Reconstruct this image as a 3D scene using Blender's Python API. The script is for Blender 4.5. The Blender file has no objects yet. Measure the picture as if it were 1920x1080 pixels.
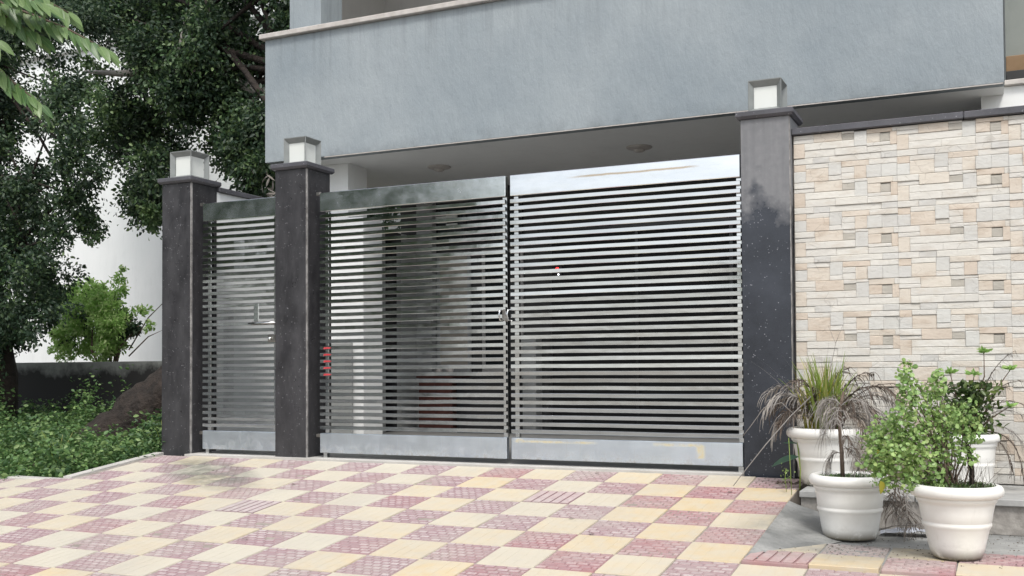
import bpy, bmesh, math, random
import numpy as np
from mathutils import Vector, Matrix, noise
random.seed(11); np.random.seed(11)
PI = math.pi
sc = bpy.context.scene
col = sc.collection

# ------------------------------------------------------------------ camera
cam_d = bpy.data.cameras.new('camera'); cam = bpy.data.objects.new('camera', cam_d); col.objects.link(cam)
CX, CY, CZ, YAW, PIT, ROL, F, PY = 3.0255, -6.4672, 0.6282, 0.4342, 0.0271, -0.0058, 1970.9, 642.3
Fw = Vector((-math.sin(YAW)*math.cos(PIT), math.cos(YAW)*math.cos(PIT), math.sin(PIT)))
Rt = Vector((math.cos(YAW), math.sin(YAW), 0)); Up = Rt.cross(Fw)
R2 = math.cos(ROL)*Rt + math.sin(ROL)*Up; U2 = -math.sin(ROL)*Rt + math.cos(ROL)*Up
M = Matrix((R2, U2, -Fw)).transposed().to_4x4(); M.translation = Vector((CX, CY, CZ))
cam.matrix_world = M
cam_d.sensor_width = 36; cam_d.lens = F/1920*36; cam_d.shift_y = (PY-540)/1920
cam_d.clip_start = 0.05; cam_d.clip_end = 2000
sc.camera = cam

# ------------------------------------------------------------------ sky, sun, exposure
SUN_EL, SUN_AZ = math.radians(56), math.radians(152)      # azimuth clockwise from +Y
w = bpy.data.worlds.new('World'); sc.world = w; w.use_nodes = True
nt = w.node_tree; bg = nt.nodes['Background']
sky = nt.nodes.new('ShaderNodeTexSky'); sky.sky_type = 'NISHITA'; sky.sun_disc = False
sky.sun_elevation = SUN_EL; sky.sun_rotation = SUN_AZ
sky.dust_density = 2.6; sky.air_density = 1.0
hs = nt.nodes.new('ShaderNodeHueSaturation'); hs.inputs['Saturation'].default_value = 0.32
nt.links.new(sky.outputs[0], hs.inputs['Color']); nt.links.new(hs.outputs[0], bg.inputs[0])
bg.inputs[1].default_value = 0.15
sd = bpy.data.lights.new('sun', 'SUN'); sd.energy = 1.35; sd.angle = math.radians(13); sd.color = (1, .96, .9)
so = bpy.data.objects.new('sun', sd); col.objects.link(so)
dirv = Vector((math.sin(SUN_AZ)*math.cos(SUN_EL), math.cos(SUN_AZ)*math.cos(SUN_EL), math.sin(SUN_EL)))
so.rotation_euler = dirv.to_track_quat('Z', 'Y').to_euler(); so.location = (0, -10, 20)
vs = sc.view_settings
vs.view_transform = 'Standard'; vs.look = 'None'; vs.gamma = 1; vs.use_curve_mapping = False
vs.exposure = 0.6
sc.render.engine = 'CYCLES'
sc.cycles.max_bounces = 8; sc.cycles.diffuse_bounces = 6; sc.cycles.glossy_bounces = 4
sc.cycles.transparent_max_bounces = 4; sc.cycles.use_denoising = True

# ------------------------------------------------------------------ material helper
class NT:
    def __init__(s, name):
        s.m = bpy.data.materials.new(name); s.m.use_nodes = True; s.t = s.m.node_tree
        s.p = s.t.nodes['Principled BSDF']
    def n(s, typ, **k):
        x = s.t.nodes.new('ShaderNode'+typ)
        for a, v in k.items(): setattr(x, a, v)
        return x
    def l(s, a, b): s.t.links.new(a, b)
    def val(s, sock, v):
        if isinstance(v, (int, float)): sock.default_value = v
        elif isinstance(v, tuple): sock.default_value = v if len(v) == 4 or sock.type == 'VECTOR' else (*v, 1)
        else: s.l(v, sock)
    def math(s, op, a, b=0.0, c=None, clamp=False):
        x = s.n('Math', operation=op); x.use_clamp = clamp
        s.val(x.inputs[0], a); s.val(x.inputs[1], b)
        if c is not None: s.val(x.inputs[2], c)
        return x.outputs[0]
    def mix(s, f, a, b, blend='MIX'):
        x = s.n('Mix', data_type='RGBA', blend_type=blend)
        s.val(x.inputs[0], f); s.val(x.inputs[6], a); s.val(x.inputs[7], b)
        return x.outputs[2]
    def ramp(s, f, lo, hi, a=0.0, b=1.0):
        x = s.n('MapRange'); x.clamp = True
        s.val(x.inputs[0], f); x.inputs[1].default_value = lo; x.inputs[2].default_value = hi
        x.inputs[3].default_value = a; x.inputs[4].default_value = b
        return x.outputs[0]
    def pos(s): return s.n('NewGeometry').outputs['Position']
    def obj(s): return s.n('TexCoord').outputs['Object']
    def rnd(s): return s.n('ObjectInfo').outputs['Random']
    def scale(s, v, sc3, rot=None):
        x = s.n('Mapping'); s.l(v, x.inputs[0]); x.inputs['Scale'].default_value = sc3
        if rot: x.inputs['Rotation'].default_value = rot
        return x.outputs[0]
    def noise(s, v, sc, det=4, rough=.55, out=0):
        x = s.n('TexNoise'); s.l(v, x.inputs['Vector']); x.inputs['Scale'].default_value = sc
        x.inputs['Detail'].default_value = det; x.inputs['Roughness'].default_value = rough
        return x.outputs[out]
    def vor(s, v, sc, feat='F1', out='Distance'):
        x = s.n('TexVoronoi', feature=feat); s.l(v, x.inputs['Vector']); x.inputs['Scale'].default_value = sc
        return x.outputs[out]
    def sep(s, v):
        x = s.n('SeparateXYZ'); s.l(v, x.inputs[0]); return x.outputs
    def bump(s, h, strength=.3, dist=.01):
        x = s.n('Bump'); s.l(h, x.inputs['Height']); x.inputs['Strength'].default_value = strength
        x.inputs['Distance'].default_value = dist; s.l(x.outputs[0], s.p.inputs['Normal'])
    def fin(s, c=None, rough=None, metal=None, spec=None):
        if c is not None: s.val(s.p.inputs['Base Color'], c)
        if rough is not None: s.val(s.p.inputs['Roughness'], rough)
        if metal is not None: s.val(s.p.inputs['Metallic'], metal)
        if spec is not None: s.val(s.p.inputs['Specular IOR Level'], spec)
        return s.m

def simple(name, c1, c2, rough=.7, sc=6, metal=0, bump=.2, bs=40, coords='obj', rv=0.0, det=5, bd=.004):
    m = NT(name); v = m.obj() if coords == 'obj' else m.pos()
    n = m.noise(v, sc, det)
    c = m.mix(m.ramp(n, .3, .7), c1, c2)
    if rv:
        k = m.ramp(m.rnd(), 0, 1, 1-rv, 1+rv)
        h = m.n('HueSaturation'); m.l(k, h.inputs['Value']); m.l(c, h.inputs['Color']); c = h.outputs[0]
    if bump: m.bump(m.noise(v, bs, 4), bump, bd)
    return m.fin(c, rough, metal)

# granite: dark polished stone with pale flecks
def granite(name, base, pale, rough=.3, dry=False):
    m = NT(name); P_ = m.pos()
    sp = m.ramp(m.vor(P_, 55), .10, .22, 1, 0)
    gate = m.ramp(m.noise(P_, 38, 2), .52, .60)
    big = m.ramp(m.noise(P_, 3.2, 5, .65), .35, .7)
    c = m.mix(big, base, tuple(min(1, x*1.9+.008) for x in base))
    fine = m.ramp(m.noise(P_, 200, 2), .4, .8, 0, .4)
    c = m.mix(fine, c, tuple(x*2.2+.012 for x in base))
    c = m.mix(m.math('MULTIPLY', m.math('MULTIPLY', sp, gate), .8), c, pale)
    r = m.ramp(m.noise(P_, 9, 4), .3, .7, rough, rough+.22)
    if dry:   # upper half dusty and dry, lower half damp below an irregular tide line
        z = m.sep(P_)[2]
        e = m.math('ADD', z, m.math('MULTIPLY', m.math('SUBTRACT', m.noise(P_, 4.5, 6, .6), .5), .75))
        x = m.sep(P_)[0]
        e = m.math('SUBTRACT', e, m.math('MULTIPLY', m.math('ABSOLUTE', m.math('SUBTRACT', x, 1.70)), -.9))
        k = m.ramp(e, 1.66, 1.80)
        streak = m.ramp(m.noise(m.scale(P_, (14, 14, 1.2)), 1.5, 4), .3, .7, .75, 1)
        dust = m.mix(m.noise(P_, 24, 5), (.17, .175, .185), (.27, .27, .275))
        c = m.mix(m.math('MULTIPLY', m.math('MULTIPLY', k, .9), streak), c, dust)
        r = m.mix(k, (rough+.05,)*3, (.7,)*3)
        r = m.math('MULTIPLY', r, 1.0)
    else:
        dust = m.ramp(m.noise(m.scale(P_, (5, 5, 1.6)), 2.2, 6, .7), .38, .8, 0, .5)
        c = m.mix(dust, c, (.10, .10, .105))
    return m.fin(c, r, 0, .5)
MAT = {}
MAT['granite'] = granite('black_granite', (.017, .0165, .0185), (.40, .40, .42), .26)
MAT['granite_dry'] = granite('black_granite_half_dry', (.016, .019, .026), (.33, .34, .38), .2, True)
MAT['granite_cap'] = granite('granite_cap', (.05, .05, .058), (.4, .4, .42), .35)
MAT['joint'] = simple('pale_edge_joint', (.13, .125, .12), (.38, .37, .36), .8, 18, coords='pos')

# stainless steel
def steel(name, lo, hi, r0, r1, stain=None, wave=.12):
    m = NT(name); P_ = m.pos(); O = m.obj()
    n = m.noise(m.scale(P_, (1.3, 1, 6)), 2.2, 4)
    c = m.mix(m.ramp(n, .3, .7), lo, hi)
    k = m.ramp(m.rnd(), 0, 1, .88, 1.06)
    h = m.n('HueSaturation'); m.l(k, h.inputs['Value']); m.l(c, h.inputs['Color']); c = h.outputs[0]
    sm = m.ramp(m.noise(P_, 7, 5, .65), .35, .75, r0, r1)
    scr = m.noise(m.scale(P_, (2, 2, 160)), 3, 3)
    r = m.math('ADD', sm, m.math('MULTIPLY', scr, .012))
    met = 1.0
    if r0 > .28:      # mud splashes and dried drips on the kick rails
        zz = m.sep(P_)[2]
        mud = m.math('MULTIPLY', m.ramp(zz, .03, .12, .75, 0), m.ramp(m.noise(P_, 15, 6, .72), .46, .66))
        drp = m.math('MULTIPLY', m.ramp(m.noise(m.scale(P_, (22, 22, 1.5)), 2, 4), .60, .74), .22)
        mud = m.math('MAXIMUM', mud, drp)
        c = m.mix(mud, c, (.30, .27, .23)); r = m.math('ADD', r, m.math('MULTIPLY', mud, .3)); met = m.math('SUBTRACT', 1, m.math('MULTIPLY', mud, .8))
    if stain == 'top':
        X, Y, Z = m.sep(P_)
        line = m.math('ABSOLUTE', m.math('SUBTRACT', Z, m.math('ADD', 1.905, m.math('MULTIPLY', m.noise(P_, 9, 3), .012))))
        k1 = m.math('MULTIPLY', m.ramp(line, .002, .009, 1, 0), m.math('MULTIPLY', m.ramp(X, .42, .6), m.ramp(X, 1.24, 1.34, 1, 0)))
        k1 = m.math('MULTIPLY', k1, .75)
        c = m.mix(k1, c, (.42, .30, .16)); r = m.math('ADD', r, m.math('MULTIPLY', k1, .3)); met = m.math('SUBTRACT', 1, m.math('MULTIPLY', k1, .7))
    if stain == 'bottom':
        X, Y, Z = m.sep(P_)
        def box(x0, x1, z0, z1, s=.012, sz=.006):
            return m.math('MULTIPLY', m.math('MULTIPLY', m.ramp(X, x0-s, x0+s), m.ramp(X, x1-s, x1+s, 1, 0)), m.math('MULTIPLY', m.ramp(Z, z0-sz, z0+sz), m.ramp(Z, z1-sz, z1+sz, 1, 0)))
        k1 = box(.05, .62, .148, .160, .03); k2 = box(1.02, 1.33, .148, .164); k3 = box(1.295, 1.345, .075, .155); k4 = box(.06, .10, .146, .172)
        k5 = m.math('ADD', m.math('ADD', k1, k2), m.math('ADD', k3, k4), clamp=True)
        k5 = m.math('MULTIPLY', k5, m.ramp(m.noise(P_, 22, 4), .36, .6, .15, .8))
        c = m.mix(k5, c, (.62, .50, .20)); r = m.math('ADD', r, m.math('MULTIPLY', k5, .4)); met = m.math('SUBTRACT', met, m.math('MULTIPLY', k5, .8))
    m.bump(m.noise(m.scale(P_, (1, 1, 2.2)), 2.6, 3), wave, .02)
    return m.fin(c, r, met)
MAT['steel_slat'] = steel('steel_slat', (.60, .615, .615), (.70, .71, .71), .08, .18, wave=.10)
MAT['steel_rail'] = steel('polished_steel_rail', (.66, .70, .69), (.78, .81, .80), .16, .30, wave=.16)
MAT['steel_rail_stained'] = steel('polished_steel_rail_stained', (.64, .66, .67), (.74, .75, .755), .08, .18, 'top', wave=.16)
MAT['steel_bottom'] = steel('brushed_steel_kick_rail', (.66, .73, .80), (.74, .81, .87), .32, .46, wave=.08)
MAT['steel_bottom_stained'] = steel('brushed_steel_kick_rail_stained', (.68, .75, .82), (.76, .83, .89), .32, .46, 'bottom', wave=.08)
MAT['steel_dark'] = simple('tarnished_steel', (.20, .19, .18), (.42, .40, .37), .35, 30, 1, .1)

# plaster and paint
def plaster(name, c1, c2, strokes=.35, rough=.75, streak=False):
    m = NT(name); P_ = m.pos()
    n = m.noise(P_, 1.1, 5, .6)
    c = m.mix(m.ramp(n, .32, .68), c1, c2)
    d = m.noise(m.scale(P_, (3, 3, 1.3), (0, math.radians(38), 0)), 4.5, 5, .7)
    stroke = m.ramp(m.noise(m.scale(P_, (5, 5, 1.1), (0, math.radians(35), 0)), 3.2, 6, .72), .56, .72, 0, .30)
    c = m.mix(stroke, c, tuple(x*.80 for x in c1))
    dirt = m.ramp(m.noise(m.scale(P_, (2.0, 2.0, .5)), 1.6, 6, .7), .50, .85, 0, .30)
    c = m.mix(dirt, c, tuple(x*.72 for x in c1))
    if streak:     # rain runs under the coping, grime along the lower edge
        z = m.sep(P_)[2]
        run = m.ramp(m.noise(m.scale(P_, (11, 11, .35)), 1.6, 5, .7), .50, .72)
        run = m.math('MULTIPLY', run, m.ramp(m.math('ADD', z, m.math('MULTIPLY', m.noise(P_, 2.5, 3), .5)), 3.45, 4.05, 0, .42))
        low = m.math('MULTIPLY', m.ramp(z, 2.6, 2.72, .45, 0), m.ramp(m.noise(P_, 6, 5, .7), .4, .65))
        c = m.mix(m.math('MAXIMUM', run, low), c, (.13, .145, .15))
    m.bump(m.math('ADD', d, m.math('MULTIPLY', m.noise(P_, 45, 3), .12)), strokes, .012)
    return m.fin(c, rough)
MAT['blue'] = plaster('blue_grey_paint', (.240, .280, .305), (.316, .353, .372), .8, streak=True)
MAT['soffit'] = plaster('soffit_paint', (.80, .81, .80), (.83, .835, .82), .08)
MAT['white'] = plaster('white_plaster', (.76, .78, .77), (.82, .83, .82), .12)
MAT['grey_wall'] = plaster('warm_grey_plaster', (.30, .295, .28), (.36, .35, .33), .1)
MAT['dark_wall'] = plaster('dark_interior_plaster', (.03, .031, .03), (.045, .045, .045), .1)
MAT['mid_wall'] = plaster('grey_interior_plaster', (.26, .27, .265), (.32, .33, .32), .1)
MAT['coping_pale'] = simple('pale_stone_coping', (.42, .39, .36), (.55, .52, .49), .6, 14, coords='pos')
MAT['bright_wall'] = plaster('bright_white_facade', (.82, .85, .84), (.87, .89, .88), .1)
MAT['black_matte'] = simple('dull_black', (.006, .006, .007), (.010, .010, .011), .85, 5, bump=0)
MAT['black'] = simple('black_gloss', (.008, .008, .01), (.014, .014, .017), .25, 5, bump=0)
MAT['glass_dark'] = simple('dark_window_glass', (.010, .013, .014), (.02, .024, .026), .08, 3, bump=0)
MAT['beige'] = simple('beige_curtain', (.30, .28, .23), (.38, .35, .30), .8, 8)
MAT['redwood'] = simple('reddish_brown_wood', (.055, .017, .013), (.085, .028, .02), .5, 10)
MAT['lamp_white'] = simple('frosted_lamp_panel', (.66, .685, .65), (.72, .74, .71), .45, 3, bump=0)
MAT['lamp_frame'] = simple('grey_powder_coat', (.19, .205, .20), (.24, .255, .25), .4, 12, bump=.05)
MAT['pot'] = None
def potmat():
    m = NT('white_plastic_pot'); P_ = m.pos(); O = m.obj()
    z = m.sep(O)[2]
    c = m.mix(m.ramp(m.noise(P_, 9, 5, .65), .4, .7), (.79, .785, .75), (.74, .73, .69))
    low = m.math('MULTIPLY', m.ramp(z, .006, .055, 1, 0), m.ramp(m.noise(P_, 14, 5, .7), .30, .5))  # grime at the base, darkened further as painted contact shade
    spl = m.math('MULTIPLY', m.ramp(z, .01, .10, .5, 0), m.ramp(m.noise(P_, 17, 6, .72), .48, .72))
    c = m.mix(m.math('MAXIMUM', low, spl), c, (.16, .14, .10))
    drip = m.ramp(m.noise(m.scale(P_, (16, 16, 1.0)), 2.0, 4), .62, .78, 0, .25)
    c = m.mix(drip, c, (.50, .48, .42))
    return m.fin(c, .42, 0)
MAT['pot'] = potmat()
MAT['soil'] = simple('dark_soil', (.035, .026, .018), (.09, .07, .05), .95, 9, coords='pos', bump=.8, bs=30, bd=.02)
MAT['bark'] = simple('brown_bark', (.012, .009, .007), (.040, .029, .023), .9, 9, coords='pos', bump=1.0, bs=16, bd=.05)
MAT['bare_wood'] = simple('pale_bare_branch', (.30, .28, .26), (.42, .40, .37), .8, 12)
MAT['asphalt'] = simple('dusty_road', (.26, .255, .24), (.36, .35, .33), .9, 2.0, coords='pos', bump=.4, bs=90)
MAT['cement'] = None
def cementmat():
    m = NT('damp_grey_cement'); P_ = m.pos()
    n = m.noise(P_, 3.0, 7, .65); n2 = m.noise(P_, 26, 5, .7)
    c = m.mix(m.ramp(n, .38, .62), (.17, .175, .17), (.36, .36, .345))
    c = m.mix(m.ramp(n2, .5, .75, 0, .5), c, (.12, .125, .12))
    m.bump(m.math('ADD', n2, m.noise(P_, 120, 3)), .5, .006)
    return m.fin(c, m.ramp(n, .35, .65, .5, .85))
MAT['cement'] = cementmat()
MAT['cement_pale'] = simple('pale_cement', (.42, .41, .38), (.54, .52, .49), .85, 5, coords='pos', bump=.4, bs=60)
MAT['coping_grey'] = simple('grey_plinth_slab', (.25, .25, .245), (.40, .40, .385), .7, 9, coords='pos', bump=.3)
MAT['riser'] = simple('rough_grey_riser', (.20, .185, .17), (.36, .34, .31), .9, 22, coords='pos', bump=.8, bs=60)
MAT['green_grey'] = plaster('green_grey_plaster', (.20, .225, .21), (.26, .28, .26), .1)
MAT['brown_band'] = simple('brown_band_paint', (.22, .14, .07), (.28, .18, .10), .7, 6)
MAT['mortar'] = simple('tile_mortar', (.22, .195, .17), (.36, .32, .28), .9, 8, coords='pos', bump=.3)
MAT['porch_floor'] = simple('dark_porch_floor', (.20, .20, .20), (.26, .26, .25), .6, 6, coords='pos', bump=0)

# paving: worn, dusty, sun-faded; stronger colour where traffic has not rubbed it off
def tilemat(name, deep, worn, strong, relief):
    m = NT(name); P_ = m.pos(); O = m.obj()
    X, Y, Z = m.sep(P_)
    r = m.rnd()
    fade = m.math('ADD', m.math('MULTIPLY', r, .55), m.math('MULTIPLY', m.noise(P_, .9, 3), .9))
    kx = m.ramp(X, -1.0, 1.9, 0, .42)
    k = m.math('SUBTRACT', m.math('ADD', fade, kx), .84 if relief else .62, clamp=True)       # 0 faded .. 1 strong
    blot = m.ramp(m.noise(P_, 11, 5, .65), .38, .66)
    k = m.math('MULTIPLY', k, m.math('ADD', .55, m.math('MULTIPLY', blot, .9)), clamp=True)
    c = m.mix(k, worn, strong)
    if relief:
        h = m.sep(O)[2]
        up = m.ramp(h, -.0016, .0002)
        up = m.math('MULTIPLY', up, m.ramp(m.noise(P_, 30, 4, .7), .30, .55, .35, 1))
        c = m.mix(up, m.mix(k, deep, tuple(x*.8 for x in strong)), c)
    dust = m.ramp(m.noise(P_, 2.1, 6, .65), .40, .72, 0, .5)
    c = m.mix(dust, c, (.44, .415, .37))
    # greenish black water stain in front of the small gate
    dx = m.math('ADD', X, 2.05); dy = m.math('ADD', Y, .62)
    u_ = m.math('ADD', m.math('MULTIPLY', dx, .55), m.math('MULTIPLY', dy, .83))
    v_ = m.math('SUBTRACT', m.math('MULTIPLY', dx, .83), m.math('MULTIPLY', dy, -.1))
    dd = m.math('ADD', m.math('POWER', m.math('DIVIDE', m.math('ADD', dx, m.math('MULTIPLY', dy, 1.1)), .38), 2.0), m.math('POWER', m.math('DIVIDE', m.math('SUBTRACT', dy, m.math('MULTIPLY', dx, .0)), .42), 2.0))
    st = m.math('MULTIPLY', m.ramp(dd, .3, 1.6, 1, 0), m.ramp(m.noise(P_, 7, 6, .7), .34, .58, .15, .75))
    c = m.mix(st, c, (.12, .13, .105))
    # cement and grime carried round the front pots
    d2 = m.math('ADD', m.math('POWER', m.math('DIVIDE', m.math('SUBTRACT', X, 2.45), .62), 2.0), m.math('POWER', m.math('DIVIDE', m.math('ADD', Y, 1.15), .55), 2.0))
    g2 = m.math('MULTIPLY', m.ramp(d2, .35, 1.35, 1, 0), m.ramp(m.noise(P_, 6, 6, .7), .30, .60, .2, .85))
    c = m.mix(g2, c, (.22, .215, .195))
    m.bump(m.math('ADD', m.noise(P_, 70, 5), m.noise(P_, 240, 3)), .35, .003)
    return m.fin(c, .72)
MAT['tile_red'] = tilemat('red_relief_paver', (.33, .225, .24), (.615, .56, .545), (.46, .175, .165), True)
MAT['tile_cream'] = tilemat('cream_paver', (.5, .4, .3), (.56, .52, .43), (.60, .47, .275), False)

# stone cladding
def stonemat(name, a, b, c3, rv=.12, crack=.4):
    m = NT(name); P_ = m.pos()
    r = m.rnd()
    c = m.mix(r, a, b)
    n = m.noise(m.scale(P_, (5, 5, 16)), 1.6, 7, .68)
    c = m.mix(m.ramp(n, .50, .74, 0, .75), c, c3)
    ck = m.ramp(m.vor(m.scale(P_, (9, 9, 20), (0, .35, 0)), 1.1, 'DISTANCE_TO_EDGE'), .0, .03, 1, 0)
    ck = m.math('MULTIPLY', ck, m.ramp(m.noise(P_, 8, 3), .50, .62, 0, crack))
    c = m.mix(ck, c, tuple(x*.45 for x in c3))
    # damp brown dirt splashed low on the wall
    z = m.sep(P_)[2]
    k = m.math('MULTIPLY', m.ramp(z, .05, .42, 1, 0), m.ramp(m.noise(P_, 3.5, 5, .65), .36, .6, .1, .8))
    c = m.mix(k, c, (.20, .155, .11))
    m.bump(m.math('ADD', m.math('MULTIPLY', n, 1.4), m.noise(P_, 55, 5, .7)), .55, .006)
    return m.fin(c, .7)
MAT['stone_w'] = stonemat('pale_cladding_stone', (.66, .64, .585), (.61, .59, .545), (.53, .47, .39))
MAT['stone_s'] = stonemat('sand_cladding_stone', (.63, .585, .51), (.585, .505, .42), (.42, .33, .25))
MAT['stone_g'] = stonemat('grey_white_cladding_stone', (.59, .585, .55), (.55, .54, .51), (.49, .46, .41))
MAT['stone_d'] = stonemat('dark_engraved_stone', (.36, .335, .29), (.42, .395, .345), (.54, .50, .44), crack=.8)
MAT['grout'] = simple('cladding_grout', (.22, .20, .18), (.38, .36, .33), .9, 20, coords='pos')

# foliage
def leafmat(name, a, b, c3, rough=.5, trans=.3):
    m = NT(name); g = m.n('NewGeometry')
    ri = g.outputs['Random Per Island']
    n = m.noise(g.outputs['Position'], 2.5, 3)
    c = m.mix(m.ramp(n, .35, .65), a, b)
    c = m.mix(m.ramp(ri, .55, 1.0, 0, .8), c, c3)
    m.fin(c, rough)
    tr = m.n('BsdfTranslucent'); m.l(c, tr.inputs['Color'])
    mx = m.n('MixShader'); mx.inputs[0].default_value = trans
    m.l(m.p.outputs[0], mx.inputs[1]); m.l(tr.outputs[0], mx.inputs[2])
    out = m.t.nodes['Material Output']; m.l(mx.outputs[0], out.inputs['Surface'])
    return m.m
def leafmat_obj(name, a, b, trans=.25):
    m = NT(name); c = m.mix(m.rnd(), a, b)
    v = m.obj(); X, Y, Z = m.sep(v)
    rib = m.ramp(m.math('ABSOLUTE', Y), .0, .0012, .5, 0)
    c = m.mix(rib, c, tuple(x*1.7 for x in b))
    m.fin(c, .38)
    tr = m.n('BsdfTranslucent'); m.l(c, tr.inputs['Color'])
    mx = m.n('MixShader'); mx.inputs[0].default_value = trans
    m.l(m.p.outputs[0], mx.inputs[1]); m.l(tr.outputs[0], mx.inputs[2])
    m.l(mx.outputs[0], m.t.nodes['Material Output'].inputs['Surface'])
    return m.m
MAT['leaf_dark'] = leafmat('dark_tree_leaf', (.024, .048, .030), (.040, .078, .040), (.095, .145, .06))
MAT['leaf_mid'] = leafmat('mid_tree_leaf', (.05, .10, .045), (.09, .165, .06), (.22, .31, .12))
MAT['leaf_bush'] = leafmat('yellow_green_leaf', (.24, .42, .11), (.38, .60, .18), (.66, .76, .38), .5, .45)
MAT['leaf_weed'] = leafmat('weed_leaf', (.035, .085, .032), (.12, .23, .07), (.28, .40, .14))
MAT['leaf_pot'] = leafmat('fresh_leaf', (.19, .32, .10), (.28, .42, .13), (.46, .56, .22))
MAT['leaf_pot_obj'] = leafmat_obj('fresh_leaf_single', (.18, .31, .10), (.36, .50, .18))
MAT['leaf_near'] = leafmat_obj('street_tree_leaf', (.075, .155, .055), (.18, .27, .10), .35)
MAT['leaf_succulent'] = leafmat('glossy_dark_leaf', (.035, .07, .02), (.07, .12, .03), (.18, .24, .06), .35)
MAT['grass'] = leafmat('grass_blade', (.20, .29, .05), (.30, .40, .09), (.45, .42, .16))
MAT['moss'] = leafmat('pot_moss', (.05, .08, .025), (.10, .14, .05), (.20, .20, .10))
MAT['dry'] = leafmat('dried_frond', (.22, .20, .18), (.33, .31, .29), (.42, .38, .33), .8, .15)
MAT['dry_dark'] = leafmat('dark_dried_frond', (.06, .045, .035), (.13, .10, .08), (.24, .19, .15), .8, .1)
MAT['yellow_leaf'] = leafmat('yellowing_leaf', (.42, .42, .05), (.35, .30, .05), (.45, .22, .04))
MAT['teal_leaf'] = leafmat('blue_green_leaf', (.07, .16, .12), (.09, .18, .14), (.10, .2, .15))
MAT['stem'] = simple('brown_stem', (.08, .055, .04), (.15, .11, .08), .8, 30)
MAT['plastic_sheet'] = simple('pale_blue_plastic', (.45, .48, .55), (.55, .58, .64), .3, 20, bump=.5, bs=25)
MAT['red'] = simple('reflected_red', (.42, .03, .04), (.55, .07, .08), .4, 10, bump=0)  # colour of the red reflection painted on the slats
MAT['soil_ground'] = simple('bare_brown_earth', (.05, .038, .028), (.12, .09, .065), .95, 3, coords='pos', bump=.8, bs=20, bd=.03)
def lowwallmat():
    m = NT('stained_low_wall'); P_ = m.pos(); z = m.sep(P_)[2]
    e = m.math('ADD', z, m.math('MULTIPLY', m.noise(P_, 3.5, 5, .65), .5))
    k = m.ramp(e, .86, 1.02)
    c = m.mix(k, (.018, .018, .018), (.20, .21, .20))
    return m.fin(c, .9)
MAT['lowwall'] = lowwallmat()
def emis(name, c, s):
    m = NT(name); m.fin(c, .4); m.val(m.p.inputs['Emission Color'], c); m.p.inputs['Emission Strength'].default_value = s
    return m.m
MAT['dusty_ground'] = simple('dusty_ground', (.20, .18, .15), (.32, .29, .25), .95, 1.5, coords='pos', bump=.3)
MAT['red_led'] = emis('red_indicator_glow', (1, .03, .03), 3.0)
MAT['white_led'] = emis('white_indicator_glow', (.9, .95, 1), 2.0)

# ------------------------------------------------------------------ mesh helper
class MB:
    def __init__(s): s.v = []; s.f = []; s.mi = []; s.sm = []
    def add(s, vs_, fs, mi=0, smooth=False):
        o = len(s.v); s.v += [tuple(a) for a in vs_]
        for f in fs: s.f.append(tuple(i+o for i in f)); s.mi.append(mi); s.sm.append(smooth)
        return s
    def box(s, x0, x1, y0, y1, z0, z1, mi=0, c=0.0):
        if c <= 0:
            vs_ = [(x, y, z) for x in (x0, x1) for y in (y0, y1) for z in (z0, z1)]
            return s.add(vs_, [(0, 1, 3, 2), (4, 6, 7, 5), (0, 4, 5, 1), (2, 3, 7, 6), (0, 2, 6, 4), (1, 5, 7, 3)], mi)
        bm = bmesh.new()
        bmesh.ops.create_cube(bm, size=1)
        for v in bm.verts:
            v.co = Vector((x0+(v.co.x+.5)*(x1-x0), y0+(v.co.y+.5)*(y1-y0), z0+(v.co.z+.5)*(z1-z0)))
        bmesh.ops.bevel(bm, geom=bm.edges[:], offset=c, segments=1, affect='EDGES')
        bm.verts.index_update()
        s.add([v.co[:] for v in bm.verts], [[v.index for v in f.verts] for f in bm.faces], mi); bm.free()
        return s
    def quad(s, a, b, c, d, mi=0): return s.add([a, b, c, d], [(0, 1, 2, 3)], mi)
    def tube(s, pts, r, n=6, mi=0, cap=True):
        pts = [Vector(p) for p in pts]; rr = r if isinstance(r, (list, tuple)) else [r]*len(pts)
        o = len(s.v); fs = []; vs_ = []
        t0 = (pts[1]-pts[0]).normalized(); up = Vector((0, 0, 1)) if abs(t0.z) < .9 else Vector((1, 0, 0))
        for i, p in enumerate(pts):
            t = ((pts[min(i+1, len(pts)-1)]-pts[max(i-1, 0)])).normalized()
            a = t.cross(up).normalized(); b = a.cross(t).normalized(); up = b
            for k in range(n):
                an = 2*PI*k/n; vs_.append(p+(a*math.cos(an)+b*math.sin(an))*rr[i])
        for i in range(len(pts)-1):
            for k in range(n):
                fs.append((i*n+k, i*n+(k+1) % n, (i+1)*n+(k+1) % n, (i+1)*n+k))
        if cap: fs.append(tuple(range(n-1, -1, -1))); fs.append(tuple((len(pts)-1)*n+k for k in range(n)))
        return s.add(vs_, fs, mi, True)
    def lathe(s, prof, n=32, mi=0, cx=0, cy=0, cap=False):
        vs_ = []; fs = []
        for r, z in prof:
            for k in range(n):
                a = 2*PI*k/n; vs_.append((cx+r*math.cos(a), cy+r*math.sin(a), z))
        for i in range(len(prof)-1):
            for k in range(n):
                fs.append((i*n+k, i*n+(k+1) % n, (i+1)*n+(k+1) % n, (i+1)*n+k))
        if cap: fs.append(tuple(range(n-1, -1, -1))); fs.append(tuple((len(prof)-1)*n+k for k in range(n)))
        return s.add(vs_, fs, mi, True)
    def mesh(s, name, mats):
        me = bpy.data.meshes.new(name); me.from_pydata(s.v, [], s.f)
        for m in (mats if isinstance(mats, (list, tuple)) else [mats]): me.materials.append(m)
        if any(s.mi): me.polygons.foreach_set('material_index', s.mi)
        if any(s.sm): me.polygons.foreach_set('use_smooth', s.sm)
        me.validate(); me.update()
        return me
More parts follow.
